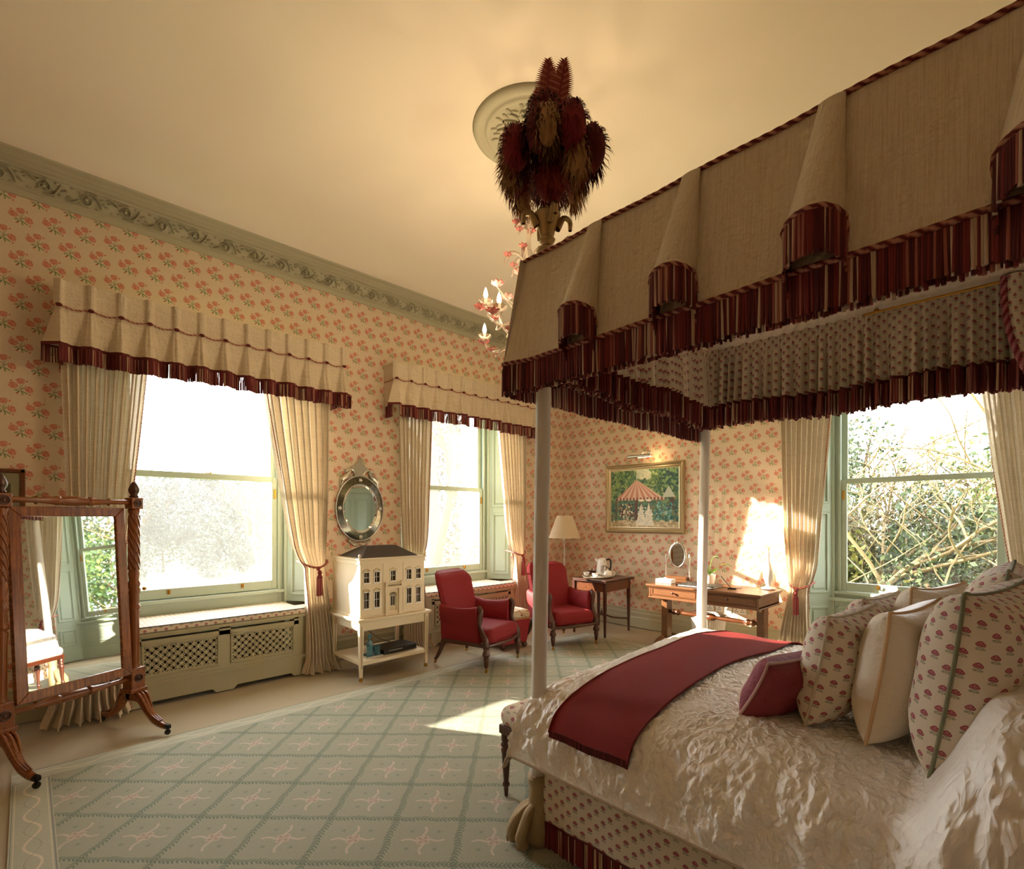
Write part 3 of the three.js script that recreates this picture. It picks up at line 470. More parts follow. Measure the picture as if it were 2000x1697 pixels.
// ---------------------------------------------------------------- pinch-pleated valances
function valance(base, turn, hw, n, label, seed) {
  const g = thing('valance', label, 'valance', base, turn), ty = 3.345, cy = 3.145, by = 2.862, zf = 0.255, sp = (2 * hw) / (n - 1), k = rng(seed), jit = [...Array(n + 2)].map(() => (k() - 0.5) * 0.016), tot = 2 * hw + 2 * zf;
  const pos = (a, y, d) => (a < zf ? [-hw - d, y, a] : a > tot - zf ? [hw + d, y, tot - a] : [a - zf - hw, y, zf + d]);
  const f = (u, v) => {
    const a = u * tot, y0 = mix(ty, by, v), q = (a - zf) / sp, i = Math.round(q), t = (q - i) * 2, at_ = Math.abs(t), pin = (ty - cy) / (ty - by), low = cl((v - pin) / (1 - pin)), ends = i < 0 || i > n - 1;
    const w = v < pin ? 0.26 : mix(0.2, 0.6, Math.pow(low, 0.8)), amp = v < pin ? 0.034 : mix(0.022, 0.085, low), b = ends ? 0 : Math.exp(-Math.pow(at_ / w, 4)), fl = v < pin ? 0.84 + 0.16 * Math.cos(t / w * 3 * PI) : mix(0.75, 1, low) + 0.2 * (1 - 0.6 * low) * Math.cos(t / w * 2.2 * PI) + 0.05 * Math.cos(t * 9 + i);
    const sag = (1 - b) * 0.018 * low * (1 - at_);
    return pos(a, y0 - 0.012 * low * b + (jit[Math.max(0, i)] ?? 0) * low + sag * 0, 0.012 * (1 - b) * 0 + amp * b * fl - 0.018 * (1 - b) * low);
  };
  const N = Math.round(tot / 0.007);
  part('pleated_panel', sheet(N, 36, f, (u, v) => [u * tot * 1.4, v * (ty - by)]), m.silk, g);
  const bot = (o) => (t) => { const q = f(t, 1); return V(q[0], q[1] + o, q[2]); };
  part('braid', sheet(N, 2, (u, v) => { const q = f(u, 1), c = f(u, 0.9); const dz = q[2] >= zf - 0.05 ? 0.004 : 0, dx = q[0] > hw - 0.001 ? 0.004 : q[0] < -hw + 0.001 ? -0.004 : 0; return [q[0] + dx, q[1] + 0.008 - v * 0.024, q[2] + dz]; }, (u, v) => [u * tot, v * 0.1]), m.braid, g);
  stuff('fringe', fringe(bot(-0.012), 1, Math.round(tot * 190), 0.122, 0.0038, REDS, seed, 4), m.fringe, g); stuff('fringe', fringe((t) => { const q = f(t, 1); return V(q[0] * 0.996, q[1] - 0.014, q[2] - 0.006); }, 1, Math.round(tot * 170), 0.118, 0.0042, REDS, seed + 50, 4), m.fringe, g);
  const cp = []; for (let i = 0; i <= 12; i++) {} 
  cp.push(V(-hw - 0.006, cy, 0.02)); cp.push(V(-hw - 0.008, cy - 0.004, zf * 0.7)); for (let i = 0; i < n; i++) { const x = -hw + i * sp; cp.push(V(x, cy, zf + 0.03)); if (i < n - 1) cp.push(V(x + sp / 2, cy - 0.012, zf + 0.012)); } cp.push(V(hw + 0.008, cy, zf * 0.7));
  part('cord', cord(cp, 0.0068, lin('#7d2a30'), lin('#d0a486'), 0.03, 120), m.fringe, g);
  const kg = S(0.014, 0, 0, 0, 1.5, 1, 1, 10, 8); for (let i = 0; i < n; i++) part('knot', kg, m.braid, g).position.set(-hw + i * sp, cy, zf + 0.036);
}
valance(WP(0), PI / 2, 1.12, 13, 'pinch-pleated cream valance with crimson fringe above the cheval mirror', 21);
valance(WP(1), PI / 2, 1.16, 13, 'pinch-pleated cream valance with crimson fringe above the far armchairs', 22);
valance(WPB, 0, 1.14, 13, 'pinch-pleated cream valance mostly hidden behind the bed canopy', 23);
// ---------------------------------------------------------------- four-poster bed
const qd = (() => { const im = quiltC.getContext('2d').getImageData(0, 0, 1024, 1024).data; return (u, v) => { const x = (((u % 1) + 1) % 1) * 1024, y = (((v % 1) + 1) % 1) * 1024, i = x | 0, j = y | 0, f = x - i, g = y - j, p = (a, b) => im[((b & 1023) * 1024 + (a & 1023)) * 4] / 255; return mix(mix(p(i, j), p(i + 1, j), f), mix(p(i, j + 1), p(i + 1, j + 1), f), g); }; })();
const bed = thing('four_poster_bed', 'four-poster bed with cream canopy, crimson bullion fringe and gilded paw feet', 'bed', W(-0.6, 0, 2.72));
const wp = (name, geo, mt, g = bed, lb) => part(name, geo.translate(-bed.position.x, -bed.position.y, -bed.position.z), mt, g, lb);   // geometry given in room axes
const ws = (name, geo, mt, g = bed) => { const p = wp(name, geo, mt, g); p.userData.kind = 'stuff'; return p; };
const linen = mat('#e2dccf', 0.7, { bumpMap: weaveT(20), bumpScale: 0.0006 });
const gilt = mat('#b9a27c', 0.42, { metalness: 0.55, bumpMap: crumpT(6), bumpScale: 0.004 });
const BX0 = -1.65, BX1 = 0.46, BN = 1.77, BF = 3.68;
const post = (X, D, lean) => { const l = [[0.036, 0.0], [0.0365, 0.6], [0.036, 1.4], [0.035, 2.44]], g = L(l, 24); const p = g.attributes.position; for (let i = 0; i < p.count; i++) p.setX(i, p.getX(i) + lean * p.getY(i)); g.computeVertexNormals(); return g.translate(X, 0.33, -D); };
function paw(X, D, a) {
  const l = [L([[0.001, 0.33], [0.048, 0.33], [0.05, 0.30], [0.041, 0.27], [0.044, 0.2], [0.054, 0.13], [0.058, 0.08], [0.056, 0.03], [0.05, 0.0], [0.001, 0]], 22)];
  [-0.95, -0.32, 0.32, 0.95].forEach((t, i) => { const k = Math.cos(t), s = Math.sin(t), r = i === 1 || i === 2 ? 0.098 : 0.08; l.push(TT([[0.02 * k, 0.19, 0.03 * s], [0.055 * k, 0.165, 0.06 * s], [r * k, 0.115, 0.085 * s], [(r + 0.028) * k, 0.06, 0.1 * s], [(r + 0.02) * k, 0.012, 0.095 * s]], (q) => 0.017 + 0.011 * Math.sin(q * PI * 0.86), 16, 10)); l.push(S(0.028, (r + 0.014) * k, 0.03, 0.1 * s, 1.1, 1, 0.8, 12, 8)); l.push(TT([[(r + 0.035) * k, 0.05, 0.11 * s], [(r + 0.05) * k, 0.03, 0.115 * s], [(r + 0.048) * k, 0.004, 0.115 * s]], (q) => 0.012 * (1 - 0.7 * q), 8, 6)); });
  return M(l).rotateY(a).translate(X, 0, -D);
}
for (const [X, D, ln] of [[BX0 - 0.018, BN, 0.021], [-1.782, BF, 0.021], [BX1, BN, 0], [BX1, BF, 0]]) { const p = wp('post', post(X, D, ln), linen); wp('paw_foot', paw(X, D, X < 0 ? PI + (D < 2 ? 0.55 : -0.55) : 0), gilt, p, 'gilded lion paw foot'); }
wp('bed_base', M(B2(-1.66, 0.5, 0.14, 0.48, -3.66, -1.80), B2(-1.60, 0.48, 0.48, 0.70, -3.58, -1.86, 0.05)), linen);
// printed skirt with long crimson fringe
const skirtF = (u, v) => { const X = mix(-1.625, 0.5, u); return [X, mix(0.52, 0.115, v), -(1.765 + 0.004 * Math.sin(u * 60) + 0.012 * Math.sin(u * 9) * v)]; };
const skirt = wp('skirt', sheet(120, 8, skirtF, (u, v) => [u * 2.1, -v * 0.4]), m.print);
wp('skirt', sheet(100, 6, (u, v) => [-1.69 - 0.02 * v - 0.045 * u, mix(0.52, 0.115, v), -mix(1.80, 3.66, u)], (u, v) => [u * 1.9, -v * 0.4]), m.print);
ws('fringe', fringe((t) => { const q = skirtF(t, 1); return V(q[0], q[1] + 0.005, q[2] + 0.004); }, 1, 420, 0.115, 0.0045, [REDD, REDD, RED, lin('#6e1a26'), CREAMC, RED], 41, 4), m.fringe);
wp('braid', sheet(120, 1, (u, v) => { const q = skirtF(u, 1); return [q[0], q[1] + 0.014 - 0.022 * v, q[2] + 0.005]; }, (u, v) => [u * 2, v * 0.05]), m.braid);

// canopy
wp('tester_board', M(B2(-1.66, 0.55, 2.785, 2.80, -3.72, -1.75)), linen);
wp('pleated_roof_lining', sheet(160, 60, (u, v) => { const X = mix(-1.68, 0.52, u), D = mix(1.71, 3.68, v), a = Math.atan2(D - 2.7, X + 0.6), r = Math.hypot(D - 2.7, X + 0.6); return [X, 2.775 + 0.008 * Math.sin(a * 110) * Math.min(1, r / 0.4), -D]; }, (u, v) => [u * 2.2, v * 2]), m.silk);
wp('lining_rosette', S(0.06, -0.6, 2.76, -2.7, 1, 0.3, 1), m.silk);
const hemY = 2.245, topY = 2.752;
// near side: flat panels between trumpet pleats
const FL = [-1.26, -0.845, -0.415, 0.03, 0.46];
const nearF = (u, v) => { const X = mix(-1.675, 0.56, u), D0 = mix(1.695, 1.615, Math.pow(v, 1.2)), seg = FL.findIndex((f) => X < f), a = seg <= 0 ? (seg === 0 ? -1.675 : FL[4]) : FL[seg - 1], b = seg < 0 ? 0.9 : FL[seg], t = cl((X - a) / (b - a)), bil = Math.sin(PI * t); const corner = ss(-1.55, -1.70, X); return [X - 0.06 * corner * v, topY + 0.03 * (X + 1.66) / 2.2 * 0.6 + mix(0, hemY - topY, v) + 0.012 * bil * v + 0.018 * corner * v, -(D0 + 0.02 * bil * v - 0.014 * (1 - bil) * v) + 0.004 * Math.sin(X * 14 + v * 3)]; };
const outer = wp('outer_valance', sheet(200, 24, nearF, (u, v) => [v * 0.5, u * 2.2]), m.silk);
const rope = (pts, r = 0.0085, pitch = 0.036) => cord(pts, r, lin('#5f1822'), lin('#b07a6a'), pitch, 140);
{ const t0 = [], h0 = []; for (let i = 0; i <= 70; i++) { const a = nearF(i / 70, 0), b = nearF(i / 70, 1); t0.push(V(a[0], a[1], a[2] + 0.004)); h0.push(V(b[0], b[1] + 0.002, b[2] + 0.006)); } wp('top_cord', rope(t0), m.fringe); wp('hem_cord', rope(h0, 0.0095), m.fringe); }
const bull = (n, f, d, s, r = 0.0046) => fringe(f, 1, n, d, r, FRED, s, 6);
ws('fringe', bull(360, (t) => { const q = nearF(t, 1); return V(q[0], q[1] - 0.004, q[2] + 0.002); }, 0.125, 51), m.fringe);
ws('fringe', bull(300, (t) => { const q = nearF(t, 1); return V(q[0], q[1] - 0.012, q[2] - 0.014); }, 0.128, 52), m.fringe);
// trumpet pleats
FL.forEach((x, i) => {
  const yA = topY + 0.018 * (x + 1.66) / 2.2, f = (u, v) => { const a = u * 2 * PI, w = mix(0.036, 0.078, Math.pow(v, 1.1)), yb = 2.385 - 0.022 * Math.pow(Math.abs(Math.cos(a)), 3) - 0.125 * Math.pow(Math.max(0, -Math.sin(a)), 0.8), cx = x - 0.035 * v * 0.6, cz = mix(-1.69, -1.605, v); return [cx + w * Math.cos(a) * (Math.cos(a) > 0 ? 0.9 : 1.05), mix(yA, yb, v), cz + mix(0.012, 0.07, v) * Math.sin(a) + 0.008]; };
  const p = wp('trumpet_pleat', sheet(30, 18, f, (u, v) => [v * 0.5, u * 0.4]), m.silk);
  const hp = []; for (let k = 0; k <= 30; k++) { const q = f(k / 30, 1); hp.push(V(q[0], q[1] + 0.002, q[2])); }
  wp('hem_cord', rope(hp, 0.0085), m.fringe, p);
  const fr = bull(90, (t) => { const q = f(t, 1); return V(q[0], q[1] - 0.003, q[2]); }, 0.118, 60 + i, 0.0044); ws('fringe', fr, m.fringe, p);
});
// foot and far outer valances
const footO = (u, v) => [-1.675 - 0.07 * v - 0.045 * u - 0.01 * Math.sin(u * 24) * v, mix(topY, hemY, v), -mix(1.66 - 0.05 * v, 3.76, u)];
wp('outer_valance', sheet(90, 14, footO, (u, v) => [u * 2, v * 0.5]), m.silk);
ws('fringe', bull(230, (t) => { const q = footO(t, 1); return V(q[0], q[1], q[2]); }, 0.125, 71), m.fringe);
const farO = (u, v) => [mix(-1.74, 0.56, u), mix(topY, hemY, v), -(3.75 + 0.05 * v)];
wp('outer_valance', sheet(40, 6, farO, (u, v) => [u * 2.2, v * 0.5]), m.silk);
// gathered printed inner valances, smocked heading
const gather = (base, nrm, len, n, seed) => { const k = rng(seed), ph = [...Array(40)].map(() => k() * 6.28), wd = [...Array(40)].map(() => 0.6 + 0.9 * k()); return (u, v) => { const s = u * n, i = Math.floor(s), b = base(u), hd = ss(0.22, 0.1, v), t = s * 2 * PI + 1.2 * Math.sin(u * 23 + ph[3]) + 0.9 * Math.sin(u * 51 + ph[5]), a = (0.014 + 0.038 * v) * (1 - hd) * (0.5 + 0.5 * vnoise(u * n * 0.6, seed)), fine = 0.006 * hd * Math.sin(u * n * 2 * PI * 3.4); const d = a * (Math.sin(t) + 0.35 * Math.sin(2.3 * t + ph[1])) + fine; return [b[0] + nrm[0] * d, mix(2.782, 2.352 - 0.014 * Math.sin(u * 13 + ph[2]), v), b[1] + nrm[1] * d]; }; };
const footI = gather((u) => [-1.645 - 0.05 * u, -mix(1.76, 3.66, u)], [1, 0], 1.9, 30, 81), farI = gather((u) => [mix(-1.70, 0.5, u), -3.645], [0, 1], 2.2, 34, 82);
const darkprint = m.print;
for (const [f, n, len, nr] of [[footI, 420, 1.9, [0.006, 0]], [farI, 480, 2.2, [0, 0.006]]]) {
  const p = wp('inner_valance', sheet(n, 30, f, (u, v) => [u * len * 1.5, -v * 0.45]), darkprint);
  wp('braid', sheet(n, 1, (u, v) => { const q = f(u, 1); return [q[0] + nr[0], q[1] + 0.012 - 0.024 * v, q[2] + nr[1]]; }, (u, v) => [u * 2, v * 0.05]), m.braid, p);
  ws('fringe', fringe((t) => { const q = f(t, 1); return V(q[0] + nr[0] * 0.5, q[1] - 0.006, q[2] + nr[1] * 0.5); }, 1, n, 0.135, 0.005, REDS, n, 5), m.fringe, p);
  ws('fringe', fringe((t) => { const q = f(t, 1); return V(q[0] - nr[0], q[1] - 0.014, q[2] - nr[1]); }, 1, Math.round(n * 0.8), 0.135, 0.005, REDS, n + 7, 5), m.fringe, p);
}
wp('curtain_rail', T([[-0.72, 2.745, -3.56], [0.5, 2.745, -3.56]], 0.007, 4, 8), m.brass); wp('rail_bracket', S(0.014, -0.66, 2.752, -3.56), m.brass);
{ // printed bed curtain swept to the head post, with rope edge
  const f = (u, v) => { const y = mix(2.765, 1.1, v), xi = mix(-0.13, 0.40, Math.pow(ss(0.05, 1.0, v), 1.1)) + 0.02 * v, X = mix(xi, 0.5, u); return [X, y, -(3.56 - 0.03 * Math.sin(u * 26 + v) * (1 - 0.4 * v) - 0.03 * v)]; };
  const p = wp('bed_curtain', sheet(80, 40, f, (u, v) => [u * 1.2, -v * 1.6]), m.print); const e = []; for (let i = 0; i <= 30; i++) { const q = f(0, i / 30); e.push(V(q[0], q[1], q[2] + 0.012)); } wp('rope_edge', cord(e, 0.014, lin('#7a2430'), lin('#b5707a'), 0.05, 150), m.fringe, p);
}
// finial: silvered urn holding ostrich plumes
{
  const fx = -1.635, fD = 1.80, y0 = 2.82, silver = mat('#a58f6c', 0.28, { metalness: 0.8 });
  const u = wp('finial_urn', L([[0.001, 0], [0.05, 0], [0.052, 0.012], [0.03, 0.022], [0.026, 0.04], [0.036, 0.05], [0.04, 0.06], [0.03, 0.068], [0.034, 0.08], [0.044, 0.12], [0.06, 0.165], [0.066, 0.178], [0.056, 0.182], [0.05, 0.178], [0.001, 0.17]], 14).translate(fx, y0, -fD), silver);
  for (let i = 0; i < 4; i++) { const a = i * PI / 2 + 0.5, c = Math.cos(a), s = Math.sin(a); wp('urn_leaf', TT([[fx + 0.05 * c, y0 + 0.12, -fD + 0.05 * s], [fx + 0.085 * c, y0 + 0.175, -fD + 0.085 * s], [fx + 0.115 * c, y0 + 0.165, -fD + 0.115 * s], [fx + 0.118 * c, y0 + 0.12, -fD + 0.118 * s]], (t) => 0.016 * (1 - 0.6 * t) + 0.003, 14, 8), silver, u); }
  wp('urn_neck', M(L([[0.03, 0.178], [0.022, 0.19], [0.03, 0.2], [0.018, 0.22]], 12).translate(fx, y0, -fD), ...[...Array(7)].map((_, i) => S(0.01, fx + 0.034 * Math.cos(i * 0.9), y0 + 0.2, -fD + 0.034 * Math.sin(i * 0.9), 1, 1, 1, 8, 6))), silver, u);
  const dr = lin('#560f15'), mr = lin('#80202a'), be = lin('#b48a60'), or = lin('#96402a');
  const tuft = (cx, cy, cz, rx, ry, rz, cols, seed, n = 300) => {
    const k = rng(seed), l = [tint(prep(S(1, cx, cy, cz, rx * 0.82, ry * 0.86, rz * 0.82, 16, 12)), cols[0])], P = [], Nn = [], K = [], U = [];
    for (let i = 0; i < n; i++) {
      const a = k() * 2 * PI, h = k() * 2 - 1, q = Math.sqrt(1 - h * h), d = V(q * Math.cos(a), h, q * Math.sin(a)), p0 = V(cx + d.x * rx * 0.8, cy + d.y * ry * 0.85, cz + d.z * rz * 0.8), L1 = 0.035 + 0.05 * k(), p1 = p0.clone().add(V(d.x * 0.022, d.y * 0.02 - 0.25 * L1, d.z * 0.022)), p2 = p1.clone().add(V(d.x * 0.014 + (k() - 0.5) * 0.02, -L1 * 0.6, d.z * 0.014 + (k() - 0.5) * 0.02)), sd = V(-d.z, 0, d.x).normalize().multiplyScalar(0.0026), c = cols[Math.floor(k() * cols.length)];
      for (const t of [[p0.clone().sub(sd), p0.clone().add(sd), p1.clone().add(sd)], [p0.clone().sub(sd), p1.clone().add(sd), p1.clone().sub(sd)], [p1.clone().sub(sd), p1.clone().add(sd), p2]]) for (const v of t) { P.push(v.x, v.y, v.z); Nn.push(d.x, d.y, d.z); K.push(...c); U.push(0, 0); }
    }
    const g = new THREE.BufferGeometry(); g.setAttribute('position', new THREE.Float32BufferAttribute(P, 3)); g.setAttribute('normal', new THREE.Float32BufferAttribute(Nn, 3)); g.setAttribute('uv', new THREE.Float32BufferAttribute(U, 2)); g.setAttribute('color', new THREE.Float32BufferAttribute(K, 3)); l.push(g); return M(l);
  };
  const pl = (name, g, lb) => { const q = ws(name, g, m.fringe, u); q.userData.label = lb; };
  const cx = fx + 0.035, cz = -fD;
  pl('plume_heart', tuft(cx, y0 + 0.47, cz, 0.12, 0.19, 0.12, [dr, mr, or], 200, 900), 'dark red feathers');
  pl('plume_beard', tuft(cx - 0.01, y0 + 0.33, cz, 0.095, 0.11, 0.095, [mr, or, dr], 201, 700), 'rusty red feather beard');
  const ring = [[-0.5, 0.44, 0.185, dr], [0.35, 0.46, 0.18, mr], [1.2, 0.46, 0.16, dr], [2.1, 0.45, 0.18, mr], [2.9, 0.42, 0.19, mr], [3.9, 0.46, 0.18, dr], [5.0, 0.47, 0.16, mr]];
  ring.forEach(([a, y, r, c], i) => pl('plume', tuft(cx + r * Math.cos(a), y0 + y, cz + r * Math.sin(a), 0.078, 0.125, 0.078, [c, dr, mr], 210 + i), 'drooping dark red ostrich plume'));
  [[0.95, 0.44, 0.20], [2.35, 0.40, 0.20], [3.1, 0.36, 0.19], [0.15, 0.35, 0.17], [4.6, 0.4, 0.19]].forEach(([a, y, r], i) => pl('plume', tuft(cx + r * Math.cos(a), y0 + y, cz + r * Math.sin(a), 0.052, 0.11, 0.052, [be, lin('#8f6a45'), lin('#b38a60')], 230 + i), 'drooping beige ostrich plume'));
  pl('plume', tuft(cx + 0.02, y0 + 0.6, cz + 0.08, 0.085, 0.085, 0.085, [dr, mr, lin('#6a3a24')], 240), 'dark red crown plume');
  pl('plume', tuft(cx - 0.06, y0 + 0.58, cz + 0.02, 0.09, 0.09, 0.09, [dr, mr], 241), 'dark red plume');
  // three upright quills
  for (const [ax, az, h, i] of [[-0.09, 0.0, 0.80, 0], [0.0, 0.03, 0.87, 1], [0.075, 0.0, 0.84, 2]]) {
    const l = [], k = rng(250 + i), b0 = V(cx + ax * 0.2, y0 + 0.6, cz + az), b1 = V(cx + ax, y0 + h, cz + az); l.push(tint(prep(T([b0, b0.clone().lerp(b1, 0.5), b1], 0.004, 8, 5)), mr));
    for (let j = 0; j < 60; j++) { const t = j / 60, p = b0.clone().lerp(b1, t), s = j % 2 ? 1 : -1, w = 0.062 * Math.sin(PI * (0.1 + 0.86 * t)) + 0.006, q = p.clone().add(V(s * w * 0.7, 0.03, -s * w * 0.72)), g = new THREE.BufferGeometry().setFromPoints([p, p.clone().add(V(0, 0.022, 0)), q]); l.push(tint(prep(g), j % 3 ? lin('#8a3a34') : lin('#a8665a'))); }
    pl('quill_feather', M(l), 'upright pink-red feather');
  }
}

// ---------------------------------------------------------------- quilt
const lerpP = (tab, t) => { let i = 0; while (i < tab.length - 2 && t > tab[i + 1][0]) i++; const a = tab[i], b = tab[i + 1], k = cl((t - a[0]) / (b[0] - a[0])); return a.slice(1).map((v, j) => mix(v, b[j + 1], k)); };
const smoothTab = (tab) => { const c = new THREE.CatmullRomCurve3(tab.map((p) => V(p[0], p[1], 0)), false, 'centripetal'), n = 240, L0 = c.getLength(), out = []; for (let i = 0; i <= n; i++) { const p = c.getPointAt(i / n); out.push([i / n, p.x, p.y]); } out.len = L0; return out; };
// across the bed: (D, drop below the top); along it from the foot: (X, drop)
const acr = smoothTab([[1.625, 0.345], [1.635, 0.25], [1.665, 0.15], [1.74, 0.075], [1.87, 0.032], [2.1, 0.008], [2.6, 0.0], [3.2, 0.01], [3.5, 0.035], [3.66, 0.09], [3.73, 0.17], [3.76, 0.36]]);
const alo = smoothTab([[-1.735, 0.36], [-1.73, 0.24], [-1.715, 0.12], [-1.66, 0.045], [-1.5, 0.01], [-1.2, 0.0], [-0.7, 0.0], [-0.3, 0.0], [0.1, 0.0], [0.48, 0]]);
const NN = rng(4);
function quiltAt(u, v, relief = 1) {
  const [X, dx] = lerpP(alo, u), [D, dd] = lerpP(acr, v), k = 3, drop = Math.pow(Math.pow(Math.max(dx, 0), k) + Math.pow(Math.max(dd, 0), k), 1 / k), dr = Math.min(drop, 0.40), foot = ss(-1.2, -1.7, X);
  const hump = (0.30 * ss(-0.27, -0.06, X) + 0.10 * ss(-0.08, 0.3, X)) * ss(3.8, 3.4, D), humpOut = 0.07 * ss(-0.25, -0.16, X) * ss(1.95, 1.66, D);
  let y = 0.792 - dr + hump * (D < 1.9 ? ss(0.36, 0.0, dd * 0.9) : 1) + 0.010 * Math.sin(X * 5 + D * 3) * (1 - Math.min(1, dr * 6));
  const su = u * alo.len / 0.72, sv = v * acr.len / 0.95, side = Math.max(ss(0.02, 0.12, drop), 0.4 * ss(-0.36, -0.12, X) * ss(2.4, 2.0, D)), wu = su * 15 + 0.9 * gnoise(su * 5, sv * 5), wv = sv * 14 + 0.9 * gnoise(su * 5 + 40, sv * 5), bl = (a, b) => Math.min(1, Math.abs(2.0 * gnoise(a, b))), q = 0.66 * Math.pow(bl(wu, wv * 0.8), 0.8) + 0.34 * bl(wu * 2.3 + 9, wv * 1.9) - 0.35, q2 = bl(wu * 0.62 + 20, wv * 0.28) - 0.4, wr = Math.sin(X * 21 + 2.6 * Math.sin(D * 4 + X * 3)) * 0.006 * side + (vnoise(X * 26, D * 5 + dr * 5) - 0.5) * 0.024 * side;
  const r = relief * ((0.011 + 0.014 * side) * q + 0.016 * side * q2 + wr) * ss(0, 0.03, v) * ss(0, 0.03, u), sn = side, out = D < 2.6 ? -1 : 1;
  const nD = sn * (dd > dx ? 1 : 0.4) * out, nX = dx > 0.05 ? -ss(0.03, 0.15, dx) * 0.9 : 0, ny = 1 - 0.7 * sn;
  const flare = ss(0.1, 0.35, dd) * ss(0.1, 0.3, dx) * 0.02;
  return [X - 0.026 * (D - 1.77) * foot * 1.7 + r * nX - flare * 0.3, y + r * ny, -(D + r * nD - flare - humpOut)];
}
const quiltM = mat('#f6f1e8', 0.42, { bumpMap: tex(quiltC, 1, 1, false), bumpScale: 0.005, sheen: 0.35, sheenRoughness: 0.4 });
{
  const q = thing('bedspread', 'cream quilted satin bedspread with raised stitching draped over the bed', 'bedspread', W(-0.6, 0.4, 2.72)), o = q.position;
  const loc = (g) => g.translate(-o.x, -o.y, -o.z);
  part('quilted_cover', loc(sheet(380, 430, (u, v) => quiltAt(u, v), (u, v) => [u * alo.len / 0.46 + 0.37, v * acr.len / 0.62])), quiltM, q);
  const hp = []; for (let i = 0; i <= 160; i++) hp.push(V(...quiltAt(mix(0.004, 1, i / 160), 0.0))); const fp = []; for (let i = 0; i <= 120; i++) fp.push(V(...quiltAt(0.0, i / 120)));
  part('hem_piping', M(loc(T(hp, 0.006, 320, 6)), loc(T(fp, 0.006, 240, 6))), mat('#b39f86', 0.8), q);
}
// ---------------------------------------------------------------- red throw across the foot
{
  const t = thing('throw_blanket', 'dark red wool throw laid across the bedspread', 'throw', W(-1.3, 0.75, 2.5)), o = t.position, uOf = (X) => { let lo = 0, hi = 1; for (let i = 0; i < 30; i++) { const md = (lo + hi) / 2; lerpP(alo, md)[0] < X ? lo = md : hi = md; } return lo; };
  const f = (a, b) => { const v = mix(0.066, 0.90, b), D = lerpP(acr, v)[0], XL = -1.475 - 0.05 * Math.sin(PI * cl((D - 1.6) / 2)) + 0.02, XR = -1.065 - 0.03 * ss(1.8, 2.5, D) + 0.03 * ss(2.4, 3.4, D); const X = mix(XL, XR, a) + 0.006 * Math.sin(b * 17 + a * 3), p = quiltAt(uOf(X), v, 0.0), s = ss(0.03, 0.12, 0.792 - p[1]); return [p[0], p[1] + 0.015 + 0.006 * s + 0.003 * Math.sin(a * 9 + b * 20), p[2] + 0.038 * s]; };
  const loc = (g) => g.translate(-o.x, -o.y, -o.z), wool = mat('#961a12', 0.95, { sheen: 0.1, sheenColor: new THREE.Color('#c0402a'), sheenRoughness: 0.6, bumpMap: weaveT(24), bumpScale: 0.003 });
  part('blanket', loc(sheet(60, 170, f, (u, v) => [u * 0.42, v * 2])), wool, t);
  stuff('fringe', loc(fringe((q) => { const p = f(q, 0.003); return V(p[0], p[1] + 0.004, p[2] + 0.001); }, 1, 150, 0.03, 0.0022, [REDD, lin('#4a0d14'), RED], 90, 4)), m.fringe, t);
  const e = []; for (let i = 0; i <= 80; i++) e.push(V(...f(1, i / 80))); part('edge', loc(T(e, 0.005, 160, 5)), wool, t); const e2 = []; for (let i = 0; i <= 80; i++) e2.push(V(...f(0, i / 80))); part('edge', loc(T(e2, 0.005, 160, 5)), wool, t);
}
// ---------------------------------------------------------------- cushions: upright, broad face towards the foot of the bed
function cushionGeo(w, h, t, n = 34, pinch = 0.1) {
  const A = (u) => Math.sin((u - 0.5) * PI) , ef = (a, p) => Math.pow(Math.max(0, 1 - Math.pow(Math.abs(a), p)), 0.5), arc = [0], arv = [0];
  for (let i = 1; i <= n; i++) { const a0 = A((i - 1) / n), a1 = A(i / n); arc.push(arc[i - 1] + Math.hypot((a1 - a0) * w / 2, (ef(a1, 5) - ef(a0, 5)) * t / 2)); arv.push(arv[i - 1] + Math.hypot((a1 - a0) * h / 2, (ef(a1, 4) - ef(a0, 4)) * t / 2)); }
  const half = (s) => sheet(n, n, (u, v) => { const a = A(u), b = A(v), e = ef(a, 5) * ef(b, 4), wr = 0.006 * Math.sin(a * 7 + b * 9) * e * Math.abs(a * b); return [s * (t / 2 * e + wr), h / 2 * b * (1 - pinch * (1 - a * a) * 0.8) + h / 2, w / 2 * a * (1 - pinch * (1 - b * b) * 0.8)]; }, (u, v) => [s * arc[Math.round(u * n)], arv[Math.round(v * n)]]);
  return [half(-1), half(1)];
}
function cushion(name, label, X, y, D, w, h, t, mt, pipe, lean, yaw = 0, roll = 0, group) {
  const g = thing(name, label, 'cushion', W(X, y, D), yaw, group), [a, b] = cushionGeo(w, h, t), inner = [a, b].map((q) => q.rotateX(roll).rotateZ(lean));
  part('cover', M(...inner), mt, g);
  const e = []; const ed = (s, c) => [0, h / 2 * c * (1 - 0.1 * (1 - s * s) * 0.8) + h / 2, w / 2 * s * (1 - 0.1 * (1 - c * c) * 0.8)];
  for (let i = 0; i < 12; i++) e.push(ed(-1 + i / 6, -1)); for (let i = 0; i < 12; i++) e.push(ed(1, -1 + i / 6)); for (let i = 0; i < 12; i++) e.push(ed(1 - i / 6, 1)); for (let i = 0; i < 12; i++) e.push(ed(-1, 1 - i / 6));
  const p = T(e, 0.006, 140, 6, true).rotateX(roll).rotateZ(lean); part('piping', p, mat(pipe, 0.8), g);
}
const creamSilk = mat('#e8dcc6', 0.45, { bumpMap: crumpT(2), bumpScale: 0.005, sheen: 0.3 }), crimson = mat('#86303c', 0.7, { bumpMap: crumpT(3), bumpScale: 0.005, sheen: 0.4 });
const LN = -0.10;
